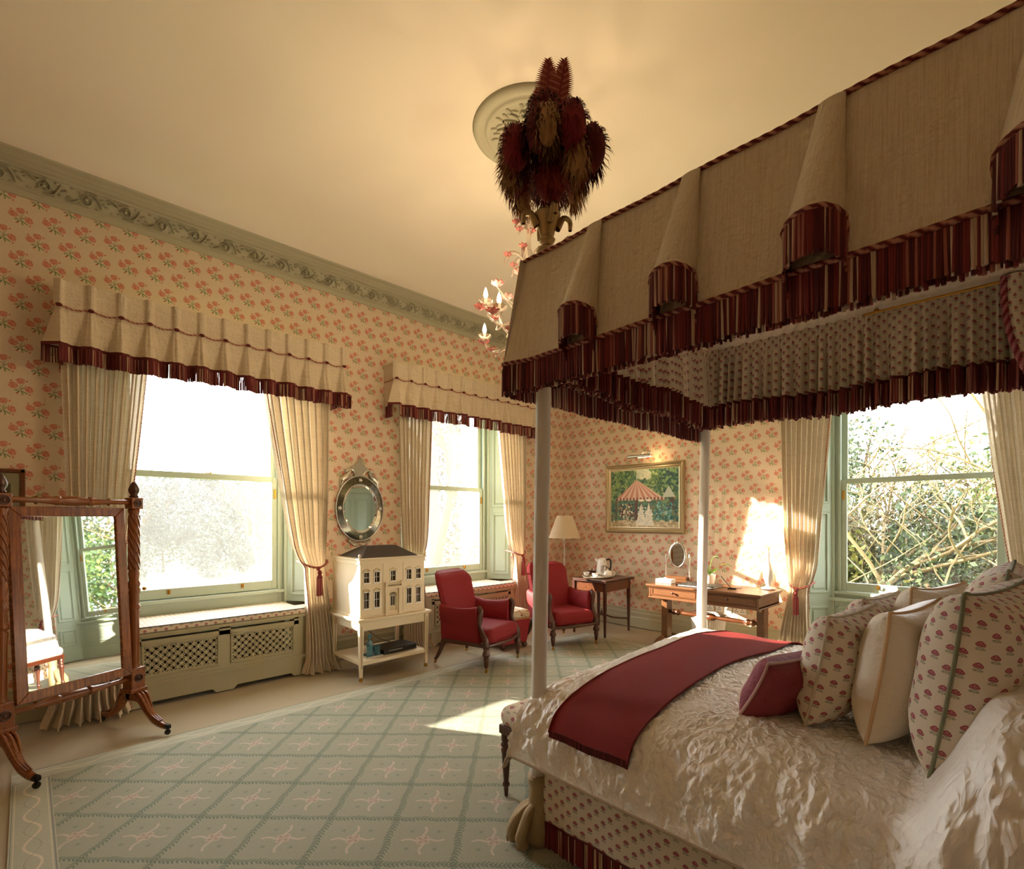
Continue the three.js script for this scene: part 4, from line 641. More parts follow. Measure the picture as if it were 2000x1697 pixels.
cushion('cushion', 'small plain crimson cushion lying foremost on the bed', -0.755, 0.785, 2.20, 0.40, 0.26, 0.16, crimson, '#c9a59c', -0.5, -0.3);
cushion('cushion', 'small rose-printed cushion just behind the crimson cushion', -0.57, 0.792, 2.28, 0.42, 0.42, 0.20, m.print, '#cdbfa6', LN - 0.10, -0.15, 0.02);
cushion('cushion', 'small rose-printed cushion nearest the window, far from the camera', -0.58, 0.792, 2.86, 0.42, 0.41, 0.20, m.print, '#cdbfa6', LN - 0.08, -0.15);
cushion('cushion', 'plain cream silk cushion between the printed cushions', -0.37, 0.792, 2.27, 0.46, 0.46, 0.21, creamSilk, '#d8b487', LN - 0.06, -0.17, 0.02);
cushion('cushion', 'plain cream silk cushion peeping out at the window side', -0.37, 0.792, 2.92, 0.46, 0.47, 0.21, creamSilk, '#d8b487', LN - 0.04, -0.3);
cushion('cushion', 'largest rose-printed cushion with green piping, nearest the camera', -0.165, 0.79, 2.22, 0.62, 0.56, 0.25, m.print, '#7f8064', LN - 0.05, -0.2, 0.02);
cushion('cushion', 'large rose-printed cushion with green piping behind the nearest one', -0.16, 0.79, 2.80, 0.62, 0.58, 0.25, m.print, '#7f8064', LN - 0.04, 0);
// ---------------------------------------------------------------- upholstered bench at the foot
{
  const g = thing('bench', 'rose-printed upholstered bench with dark turned legs at the bed foot', 'bench', W(-1.935, 0, 2.68)), w = 0.34, l = 1.55;
  const seatG = (() => { const e = new RoundedBoxGeometry(w, 0.11, l, 5, 0.05), p = e.attributes.position; for (let i = 0; i < p.count; i++) { const a = p.getX(i) / (w / 2), b = p.getZ(i) / (l / 2); if (p.getY(i) > 0) p.setY(i, p.getY(i) + 0.028 * (1 - a * a) * (1 - Math.pow(Math.abs(b), 6))); } e.computeVertexNormals(); return e.translate(0, 0.445, 0); })();
  part('seat_pad', muv(seatG, 1.25), m.print, g);
  part('seat_rail', M(B(w - 0.01, 0.05, l - 0.01, 0, 0.375, 0, 0.006)), m.mahogany, g);
  const leg = L([[0.001, 0.36], [0.028, 0.36], [0.028, 0.31], [0.02, 0.305], [0.03, 0.293], [0.032, 0.283], [0.022, 0.272], [0.03, 0.262], [0.03, 0.25], [0.026, 0.235], [0.014, 0.08], [0.02, 0.072], [0.021, 0.06], [0.013, 0.052], [0.014, 0.045], [0.010, 0.0], [0.001, 0]], 16);
  for (const [x, z] of [[-1, 1], [1, 1], [-1, -1], [1, -1]]) part('leg', leg, m.mahogany, g).position.set(x * (w / 2 - 0.035), 0, z * (l / 2 - 0.035));
}
// ---------------------------------------------------------------- skirted table beside the bed, just inside the frame
{
  const g = thing('skirted_table', 'round bedside table under a rose-printed cloth with green piping', 'table', W(0.05, 0, 1.155)), r = 0.27, h = 0.79;
  part('cloth', M(sheet(90, 14, (u, v) => { const a = u * 2 * PI, q = r + 0.07 * v + 0.022 * v * Math.sin(a * 12) + 0.004; return [q * Math.cos(a), mix(h, 0.01, v), q * Math.sin(a)]; }, (u, v) => [u * 2 * PI * r, -v * h]), new THREE.CylinderGeometry(r + 0.004, r + 0.004, 0.012, 48).translate(0, h, 0)), m.print, g);
  part('piping', T([...Array(32)].map((_, i) => [(r + 0.006) * Math.cos(i / 16 * PI), h + 0.004, (r + 0.006) * Math.sin(i / 16 * PI)]), 0.006, 96, 6, true), mat('#7f8064', 0.8), g);
  part('pedestal', M(C(0.03, 0.03, h - 0.03, 0, 0.01, 0, 12), C(r - 0.01, r - 0.01, 0.02, 0, h - 0.03, 0, 32)), m.oak, g);
}
// ---------------------------------------------------------------- red velvet armchairs
function casterGeo(r = 0.016) { return M(C(0.009, 0.011, 0.028, 0, 0.022, 0, 10), C(r, r, 0.014, 0, 0, 0, 14).rotateX(PI / 2).translate(0, r, -0.007)); }
function armchair(pos, turn, label) {
  const g = thing('armchair', label, 'armchair', pos, turn, 'pair of red velvet armchairs');
  const bend = (e) => { const p = e.attributes.position; for (let i = 0; i < p.count; i++) { const x = p.getX(i), y = p.getY(i), z = p.getZ(i); p.setXYZ(i, x, y, z - 0.42 * (y - 0.36) + 0.16 * Math.pow(Math.max(0, y - 0.36), 2) - 0.10 * ss(0.86, 1.02, y) * 0.4 + 0.55 * x * x * ss(0.3, 0.7, y)); } e.computeVertexNormals(); return e; };
  const out = []; for (const [x, y] of [[-0.27, 0.32], [0.27, 0.32], [0.285, 0.6], [0.285, 0.8]]) out.push([x, y]); for (let i = 0; i <= 8; i++) { const a = i / 8 * PI / 2; out.push([0.165 + 0.115 * Math.cos(a), 0.86 + 0.115 * Math.sin(a)]); } for (let i = 0; i <= 8; i++) { const a = PI / 2 + i / 8 * PI / 2; out.push([-0.165 + 0.115 * Math.cos(a), 0.86 + 0.115 * Math.sin(a)]); } out.push([-0.285, 0.8], [-0.285, 0.6]);
  part('backrest', bend(M(sheetPad())).translate(0, 0, -0.20), m.velvet, g);
  function sheetPad() { // padded front and flat rear joined round the outline
    const f = (s) => sheet(22, 26, (u, v) => { const b = v, y = mix(0.32, 0.975, b), hw = b > 0.78 ? 0.195 + 0.115 * Math.sqrt(Math.max(0, 1 - Math.pow((b - 0.78) / 0.22, 2))) : 0.31 - 0.03 * (1 - b), a = u * 2 - 1, e = Math.pow(1 - Math.pow(Math.abs(a), 3), 0.5) * Math.pow(1 - Math.pow(Math.abs(b * 2 - 1), 5), 0.5); return [a * hw, y, s > 0 ? 0.085 * e + 0.02 : -0.05 * e + 0.015]; }, (u, v) => [u * 0.57, v * 0.65]); return [f(1), f(-1)];
  }
  // seat: domed with bowed front
  { const e = new RoundedBoxGeometry(0.56, 0.15, 0.60, 5, 0.06), p = e.attributes.position; for (let i = 0; i < p.count; i++) { const a = p.getX(i) / 0.28, b = p.getZ(i) / 0.30; if (p.getY(i) > 0) p.setY(i, p.getY(i) + 0.045 * (1 - a * a) * (1 - b * b * 0.7)); if (b > 0) p.setZ(i, p.getZ(i) + 0.05 * b * (1 - a * a)); } e.computeVertexNormals(); part('seat', M(e.translate(0, 0.345, 0.06)), m.velvet, g); }
  for (const s of [-1, 1]) {
    const ar = sheet(30, 24, (u, v) => { const z = mix(-0.24, 0.235, u), a = v * 2 * PI, top = 0.645 - 0.05 * Math.sin(u * PI) * 0.6 + 0.01 * u, lo = 0.265, c = Math.cos(a), q = Math.sin(a), yy = mix(lo, top, 0.5 + 0.5 * q), r = (q > 0.25 ? 0.052 : 0.036) * (0.85 + 0.15 * Math.sin(PI * Math.min(1, u * 1.6))), fl = 0.028 * ss(0.45, 0.64, yy); return [s * (0.285 + fl + r * Math.sign(c) * Math.pow(Math.abs(c), 0.6)), yy, z]; }, (u, v) => [u * 0.5, v * 0.9]);
    const capS = [[0.285, 0.265], [0.32, 0.28], [0.325, 0.5], [0.36, 0.6], [0.345, 0.64], [0.31, 0.652], [0.27, 0.64], [0.258, 0.6], [0.25, 0.5], [0.25, 0.28]].map(([x, y]) => [s * x, y]); if (s < 0) capS.reverse();
    part('arm', M(ar, E(capS, 0.012, 0.003).translate(0, 0, 0.226)), m.velvet, g);
    const sc = []; for (let i = 0; i <= 10; i++) { const a = -1.9 + i / 10 * 6.2, r = 0.012 + 0.026 * (i / 10); sc.push([s * 0.312, 0.612 + r * Math.sin(a), 0.238 - r * Math.cos(a) * 0.8]); }
    part('carved_arm_front', M(TT([[s * 0.312, 0.65, 0.235], [s * 0.314, 0.615, 0.268], [s * 0.315, 0.55, 0.262], [s * 0.313, 0.46, 0.258], [s * 0.313, 0.38, 0.29], [s * 0.315, 0.31, 0.33], [s * 0.315, 0.25, 0.335]], (t) => 0.024 + 0.012 * Math.sin(t * PI * 3) * 0.4 + 0.006 * t, 30, 10), TT(sc, (t) => 0.006 + 0.006 * t, 24, 7), S(0.034, s * 0.315, 0.275, 0.332, 1, 1.15, 1, 12, 10)), m.mahogany, g);
    const fl = part('front_leg', L([[0.001, 0.25], [0.03, 0.25], [0.032, 0.235], [0.022, 0.225], [0.036, 0.205], [0.04, 0.185], [0.034, 0.165], [0.02, 0.155], [0.028, 0.145], [0.026, 0.12], [0.018, 0.075], [0.02, 0.068], [0.013, 0.05], [0.001, 0.045]], 14).translate(s * 0.315, 0, 0.335), m.mahogany, g); part('caster', casterGeo().translate(s * 0.315, 0, 0.335), m.brass, fl);
    const rl = part('rear_leg', TT([[s * 0.26, 0.34, -0.22], [s * 0.265, 0.22, -0.25], [s * 0.275, 0.1, -0.30], [s * 0.285, 0.042, -0.335]], (t) => 0.032 - 0.014 * t, 14, 8), m.mahogany, g); part('caster', casterGeo().translate(s * 0.286, 0, -0.338), m.brass, rl);
  }
  const fr = []; for (let i = 0; i <= 10; i++) { const x = -0.3 + 0.06 * i; fr.push([x, 0.262, 0.335 + 0.045 * (1 - (x / 0.3) ** 2)]); }
  part('seat_rail', M(T(fr, 0.02, 20, 8), B(0.03, 0.04, 0.52, -0.3, 0.262, 0.05, 0.008), B(0.03, 0.04, 0.52, 0.3, 0.262, 0.05, 0.008), B(0.54, 0.04, 0.03, 0, 0.29, -0.22, 0.008)), m.mahogany, g);
}
armchair(W(-4.25, 0, 3.54), R(105.7), 'red velvet armchair beside the doll house stand');
armchair(W(-4.20, 0, 4.86), R(74.3), 'red velvet armchair in front of the corner lamp');
// ottoman between them
{
  const g = thing('footstool', 'square red footstool with cream needlepoint top between the armchairs', 'footstool', W(-4.52, 0, 4.23), R(82));
  const np = canvas(256, 256, (x, w, h) => { x.fillStyle = '#d8cbb0'; x.fillRect(0, 0, w, h); const k = rng(5); for (let i = 0; i < 70; i++) leafShape(x, k() * w, k() * h, 26, 8, k() * 6, k() < 0.5 ? '#8f8560' : '#b08a5c'); for (let i = 0; i < 24; i++) { x.fillStyle = k() < 0.5 ? '#a85a58' : '#c9a36a'; x.beginPath(); x.arc(k() * w, k() * h, 9, 0, 7); x.fill(); } grain(x, w, h, 20, 4); });
  const e = new RoundedBoxGeometry(0.44, 0.10, 0.44, 4, 0.04), p = e.attributes.position; for (let i = 0; i < p.count; i++) if (p.getY(i) > 0) p.setY(i, p.getY(i) + 0.035 * (1 - (p.getX(i) / 0.22) ** 2) * (1 - (p.getZ(i) / 0.22) ** 2)); e.computeVertexNormals();
  part('top_pad', muv(e.translate(0, 0.395, 0), 0.3), mat('#ffffff', 0.9, { map: tex(np) }), g);
  const b = prep(B(0.43, 0.29, 0.43, 0, 0.2, 0, 0.015)), q = b.attributes.position; for (let i = 0; i < q.count; i++) { const k = 1 - 0.14 * (1 - cl((q.getY(i) - 0.05) / 0.3)); q.setX(i, q.getX(i) * k); q.setZ(i, q.getZ(i) * k); } part('body', b, mat('#9c2630', 0.7, { sheen: 0.5 }), g);
  part('welt', M(...[0, 1, 2, 3].map((i) => T([[-0.215, 0.348, 0.216], [0, 0.35, 0.22], [0.215, 0.348, 0.216]], 0.008, 8, 6).rotateY(i * PI / 2))), mat('#b98a58', 0.7), g);
  for (const [x, z] of [[-1, -1], [1, -1], [1, 1], [-1, 1]]) part('bun_foot', L([[0.001, 0.06], [0.02, 0.06], [0.034, 0.04], [0.032, 0.018], [0.02, 0], [0.001, 0]], 12), m.mahogany, g).position.set(x * 0.16, 0, z * 0.16);
}
// ---------------------------------------------------------------- doll's house on its stand
{
  const s = thing('console_stand', 'cream painted stand with low shelf under the doll house', 'stand', W(-4.73, 0, 2.65), PI / 2);
  part('table_top', M(B(0.82, 0.022, 0.66, 0, 0.586, 0, 0.006), B(0.80, 0.012, 0.64, 0, 0.57, 0, 0.004)), m.paint, s);
  part('apron', M(B(0.70, 0.085, 0.02, 0, 0.522, 0.28), B(0.70, 0.085, 0.02, 0, 0.522, -0.28), B(0.02, 0.085, 0.54, -0.36, 0.522, 0), B(0.02, 0.085, 0.54, 0.36, 0.522, 0)), m.paint, s);
  for (const [x, z] of [[-1, 1], [1, 1], [-1, -1], [1, -1]]) { const b = prep(B(0.046, 0.52, 0.046, 0, 0.305, 0, 0.003)), p = b.attributes.position; for (let i = 0; i < p.count; i++) { const k = mix(0.6, 1, cl((p.getY(i) - 0.045) / 0.5)); p.setX(i, p.getX(i) * k); p.setZ(i, p.getZ(i) * k); } const l = part('leg', b.translate(x * 0.365, 0, z * 0.285), m.paint, s); part('line_inlay', B(0.004, 0.40, 0.001, x * 0.365, 0.33, z * 0.285 + 0.0225), m.walnut, l); part('caster', casterGeo(0.018).translate(x * 0.365, 0, z * 0.285), m.brass, l); }
  part('shelf', M(B(0.74, 0.018, 0.58, 0, 0.178, 0, 0.003), B(0.70, 0.032, 0.014, 0, 0.172, 0.285), B(0.014, 0.032, 0.56, -0.365, 0.172, 0), B(0.014, 0.032, 0.56, 0.365, 0.172, 0)), m.paint, s);
  const h = thing('doll_house', 'cream Georgian doll house with dark hipped roof and ten small windows', 'doll house', W(-4.45, 0.598, 2.64), PI / 2);
  const wx = [-0.294, -0.183, -0.007, 0.175, 0.286], hole = (x, y0, y1, w) => { const p = new THREE.Path(); p.moveTo(x - w, y0); p.lineTo(x + w, y0); p.lineTo(x + w, y1); p.lineTo(x - w, y1); p.closePath(); return p; };
  const holes = [...wx.map((x) => hole(x, 0.335, 0.432, 0.027)), ...[0, 1, 3, 4].map((i) => hole(wx[i], 0.092, 0.242, 0.027))];
  const dp = new THREE.Path(); dp.moveTo(-0.043, 0.04); dp.lineTo(0.029, 0.04); dp.lineTo(0.029, 0.185); dp.absarc(-0.007, 0.185, 0.036, 0, PI, false); dp.closePath(); holes.push(dp);
  part('facade', E([[-0.36, 0], [0.36, 0], [0.36, 0.512], [-0.36, 0.512]], 0.014, 0, holes).translate(0, 0, -0.014), m.paint, h);
  part('side_wall', B2(-0.36, -0.348, 0, 0.512, -0.59, -0.014), m.paint, h); part('side_wall', B2(0.348, 0.36, 0, 0.512, -0.59, -0.014), m.paint, h); part('rear_wall', B2(-0.348, 0.348, 0, 0.512, -0.59, -0.578), m.paint, h);
  part('interior', M(B2(-0.348, 0.348, 0, 0.5, -0.30, -0.29), B2(-0.348, 0.348, 0.25, 0.258, -0.29, -0.014)), mat('#b39a78', 0.9), h);
  part('cornice', M(B2(-0.372, 0.372, 0.512, 0.522, -0.60, 0.012), B2(-0.366, 0.366, 0.522, 0.552, -0.595, 0.006), B2(-0.378, 0.378, 0.552, 0.566, -0.605, 0.018, 0.004)), m.paint, h);
  part('base_moulding', B2(-0.37, 0.37, 0, 0.018, -0.595, 0.01, 0.004), m.paint, h);
  for (const x of [-0.12, 0.105]) part('pilaster_joint', B2(x - 0.0012, x + 0.0012, 0.02, 0.51, 0, 0.0008), m.walnut, h);
  const win = (x, y0, y1, flat) => {
    const w = part('window', M(B2(x - 0.033, x - 0.027, y0 - 0.004, y1 + 0.004, -0.004, 0.006), B2(x + 0.027, x + 0.033, y0 - 0.004, y1 + 0.004, -0.004, 0.006), B2(x - 0.033, x + 0.033, y1, y1 + 0.008, -0.004, 0.006), B2(x - 0.038, x + 0.038, y0 - 0.01, y0, -0.004, 0.012), B2(x - 0.027, x + 0.027, (y0 + y1) / 2 - 0.002, (y0 + y1) / 2 + 0.002, -0.012, -0.006), B2(x - 0.0014, x + 0.0014, y0, y1, -0.012, -0.006)), m.white, h);
    part('pediment', flat ? M(T([[x - 0.038, y1 + 0.012, 0.004], [x - 0.02, y1 + 0.028, 0.004], [x, y1 + 0.033, 0.004], [x + 0.02, y1 + 0.028, 0.004], [x + 0.038, y1 + 0.012, 0.004]], 0.005, 12, 6), B2(x - 0.04, x + 0.04, y1 + 0.008, y1 + 0.015, 0, 0.012)) : M(E([[x - 0.042, y1 + 0.012], [x + 0.042, y1 + 0.012], [x, y1 + 0.034]], 0.008, 0), B2(x - 0.044, x + 0.044, y1 + 0.008, y1 + 0.014, 0, 0.014)), m.paintD, w);
  };
  wx.forEach((x, i) => win(x, 0.335, 0.432, i === 2 ? 0 : i < 2)); [0, 1, 3, 4].forEach((i) => win(wx[i], 0.092, 0.242, i < 2));
  const d = part('door', M(B2(-0.04, 0.026, 0.04, 0.185, -0.012, -0.006)), m.paintD, h); part('door_glass', M(B2(-0.03, -0.012, 0.09, 0.18, -0.006, -0.003), B2(-0.004, 0.014, 0.09, 0.18, -0.006, -0.003)), mat('#1d1a22', 0.3), d);
  part('fanlight', M(...[0.3, 0.9, 1.57, 2.2, 2.8].map((a) => T([[-0.007, 0.187, -0.004], [-0.007 + 0.034 * Math.cos(a), 0.187 + 0.034 * Math.sin(a), -0.004]], 0.0014, 2, 4))), m.white, d);
  part('portico', M(B2(-0.10, -0.062, 0, 0.262, 0, 0.02), B2(0.048, 0.086, 0, 0.262, 0, 0.02), B2(-0.108, 0.094, 0.262, 0.276, 0, 0.03), ...[0, 1, 2, 3, 4, 5].map((i) => B2(-0.101, -0.061, 0.03 + i * 0.04, 0.034 + i * 0.04, 0.018, 0.022)), ...[0, 1, 2, 3, 4, 5].map((i) => B2(0.047, 0.087, 0.03 + i * 0.04, 0.034 + i * 0.04, 0.018, 0.022)), T([...Array(13)].map((_, i) => { const a = i / 12 * PI; return [-0.007 + 0.045 * Math.cos(a), 0.185 + 0.045 * Math.sin(a), 0.002]; }), 0.006, 20, 6)), m.paint, h);
  part('balustrade', M(B2(-0.1, 0.086, 0.276, 0.282, 0.004, 0.028), B2(-0.1, 0.086, 0.302, 0.308, 0.004, 0.028), ...[...Array(9)].map((_, i) => C(0.004, 0.004, 0.02, -0.07 + i * 0.016, 0.282, 0.016, 6)), B2(-0.103, -0.085, 0.276, 0.318, 0.002, 0.03), B2(0.071, 0.089, 0.276, 0.318, 0.002, 0.03), S(0.008, -0.094, 0.326, 0.016), S(0.008, 0.08, 0.326, 0.016)), m.paint, h);
  const rp = new THREE.BufferGeometry(), a0 = [[-0.34, 0.55, -0.02], [0.34, 0.55, -0.02], [0.34, 0.55, -0.58], [-0.34, 0.55, -0.58], [-0.16, 0.672, -0.24], [0.17, 0.672, -0.24], [0.17, 0.672, -0.36], [-0.16, 0.672, -0.36]], fc = [[0, 1, 5, 4], [1, 2, 6, 5], [2, 3, 7, 6], [3, 0, 4, 7], [4, 5, 6, 7]], rv = []; for (const f of fc) for (const i of [0, 1, 2, 0, 2, 3]) rv.push(...a0[f[i]]); rp.setAttribute('position', new THREE.Float32BufferAttribute(rv, 3)); rp.computeVertexNormals();
  part('roof', rp, mat('#4c443e', 0.85), h, 'dark grey hipped roof');
  for (const [x, z] of [[-0.366, 0.004], [0.366, 0.004], [-0.366, -0.59], [0.366, -0.59]]) part('finial', M(L([[0.001, 0], [0.012, 0], [0.012, 0.008], [0.006, 0.012], [0.012, 0.022], [0.014, 0.03], [0.006, 0.042], [0.001, 0.046]], 10)), m.paint, h).position.set(x, 0.566, z);
  // on the shelf
  const tr = thing('drinks_tray', 'small clear tray on the stand shelf', 'tray', W(-4.58, 0.187, 2.47), PI / 2); part('tray_body', M(B(0.17, 0.006, 0.14, 0, 0.003, 0, 0.002), B(0.17, 0.018, 0.006, 0, 0.009, 0.07), B(0.17, 0.018, 0.006, 0, 0.009, -0.07), B(0.006, 0.018, 0.14, 0.082, 0.009, 0), B(0.006, 0.018, 0.14, -0.082, 0.009, 0)), m.steel, tr);
  const bl = thing('water_bottle', 'blue glass water bottle with blue cap on the stand shelf', 'bottle', W(-4.60, 0.194, 2.46)); part('bottle_body', L([[0.001, 0], [0.03, 0], [0.032, 0.01], [0.032, 0.12], [0.02, 0.15], [0.012, 0.165], [0.012, 0.18]], 18), mat('#a8d8e8', 0.05, { transmission: 0.85, thickness: 0.03 }), bl); part('cap', C(0.014, 0.014, 0.024, 0, 0.178, 0, 12), mat('#2f8fb8', 0.4), bl);
  for (const [X, D, lb] of [[-4.545, 2.43, 'pale blue drinking glass nearest the leg of the stand'], [-4.54, 2.51, 'pale blue drinking glass beside the black box']]) { const q = thing('drinking_glass', lb, 'glass', W(X, 0.194, D), 0, 'pair of drinking glasses'); part('tumbler', L([[0.001, 0], [0.027, 0], [0.031, 0.1], [0.029, 0.1], [0.026, 0.006], [0.001, 0.006]], 18), mat('#8fd0e0', 0.05, { transmission: 0.8, thickness: 0.01 }), q); }
  const pb = thing('media_player', 'flat black media player on the stand shelf', 'media player', W(-4.66, 0.187, 2.76), PI / 2 + 0.06); part('case', B(0.40, 0.05, 0.26, 0, 0.028, 0, 0.006), m.black, pb); part('front_slot', B(0.16, 0.006, 0.002, -0.06, 0.034, 0.1305), m.steel, pb); for (const x of [-0.15, 0.15]) part('foot', C(0.014, 0.014, 0.004, x, 0, 0.08, 10), m.black, pb);
  single('power_cable', 'dark cable looping down behind the stand shelf', 'cable', T([W(-4.8, 0.22, 2.85), W(-4.95, 0.24, 2.78), W(-5.1, 0.36, 2.66), W(-5.3, 0.42, 2.6), W(-5.33, 0.55, 2.58)], 0.004, 30, 5), m.black);
}
// ---------------------------------------------------------------- oval Venetian mirror
{
  const g = thing('oval_wall_mirror', 'oval etched-glass mirror with carved crest between the windows', 'mirror', W(WX + 0.012, 1.66, 2.735), PI / 2), a = 0.285, b = 0.365, ai = 0.205, bi = 0.27, N = 48;
  const ell = (rx, ry, z0, z1, rx2, ry2) => sheet(N, 1, (u, v) => { const t = u * 2 * PI; return [mix(rx, rx2, v) * Math.cos(t), mix(ry, ry2, v) * Math.sin(t), mix(z0, z1, v)]; }, (u, v) => [u * 12, v]);
  const etch = canvas(512, 64, (x, w, h) => { x.fillStyle = '#8e9088'; x.fillRect(0, 0, w, h); const k = rng(9); for (let i = 0; i < 60; i++) { x.strokeStyle = k() < 0.7 ? '#d9d8cc' : '#4c4a44'; x.lineWidth = 2; x.beginPath(); x.arc(k() * w, k() * h, 4 + 10 * k(), k() * 6, k() * 6 + 3); x.stroke(); } grain(x, w, h, 30, 3); });
  part('backing', new THREE.CylinderGeometry(1, 1, 0.02, N).rotateX(PI / 2).scale(a, b, 1), mat('#2a2420', 0.7), g);
  part('bevelled_border', ell(a - 0.006, b - 0.006, 0.014, 0.024, ai + 0.006, bi + 0.006), new THREE.MeshStandardMaterial({ color: '#d6d6cc', map: tex(etch, 4 / 12, 1), roughness: 0.12, metalness: 0.92 }), g);
  const rim = (rx, ry, z, r) => T([...Array(N)].map((_, i) => [rx * Math.cos(i / N * 2 * PI), ry * Math.sin(i / N * 2 * PI), z]), r, 96, 6, true);
  part('outer_rim', rim(a, b, 0.016, 0.007), m.steel, g); part('inner_rim', rim(ai + 0.004, bi + 0.004, 0.026, 0.006), m.steel, g);
  part('bevel', ell(ai, bi, 0.024, 0.018, ai - 0.016, bi - 0.016), m.mirror, g);
  part('looking_glass', new THREE.CircleGeometry(1, N).scale(ai - 0.016, bi - 0.016, 1).translate(0, 0, 0.018), m.mirror, g);
  for (const [x, y] of [[0, b - 0.045], [0, -b + 0.045], [a - 0.04, 0], [-a + 0.04, 0]]) part('rosette', M(S(0.018, x, y, 0.026, 1, 1, 0.5), ...[0, 1, 2, 3, 4].map((i) => S(0.009, x + 0.018 * Math.cos(i * 1.256), y + 0.018 * Math.sin(i * 1.256), 0.026, 1, 1, 0.5, 8, 6))), m.steel, g);
  const gl = new THREE.MeshStandardMaterial({ color: '#c9c6b8', roughness: 0.2, metalness: 0.85 });
  const half = [[0, 0], [0.055, 0.0], [0.075, 0.03], [0.06, 0.06], [0.09, 0.075], [0.10, 0.115], [0.07, 0.105], [0.055, 0.14], [0.028, 0.15], [0.024, 0.19], [0, 0.225]], full = [...half, ...half.slice(1, -1).reverse().map(([x, y]) => [-x, y])];
  part('crest', E(full, 0.012, 0.003).translate(0, b - 0.005, 0.004), gl, g);
  for (const s of [-1, 1]) { part('crest_scroll', M(TT([[s * 0.04, b + 0.01, 0.012], [s * 0.075, b + 0.06, 0.012], [s * 0.12, b + 0.07, 0.012], [s * 0.165, b + 0.045, 0.012], [s * 0.185, b + 0.07, 0.012]], (t) => 0.02 - 0.012 * t, 20, 8), TT([[s * 0.11, b + 0.055, 0.01], [s * 0.155, b - 0.005, 0.01], [s * 0.205, b - 0.05, 0.01], [s * 0.225, b - 0.12, 0.01]], (t) => 0.012 + 0.022 * Math.sin(t * PI), 18, 8)).scale(1, 1, 0.6), gl, g); }
  part('lower_crest', M(TT([[-0.13, -b + 0.015, 0.01], [-0.09, -b - 0.03, 0.01], [-0.04, -b - 0.045, 0.01], [0, -b - 0.03, 0.01], [0.04, -b - 0.045, 0.01], [0.09, -b - 0.03, 0.01], [0.13, -b + 0.015, 0.01]], (t) => 0.016 + 0.007 * Math.cos(t * PI * 6), 36, 8).scale(1, 1, 0.6)), gl, g);
}
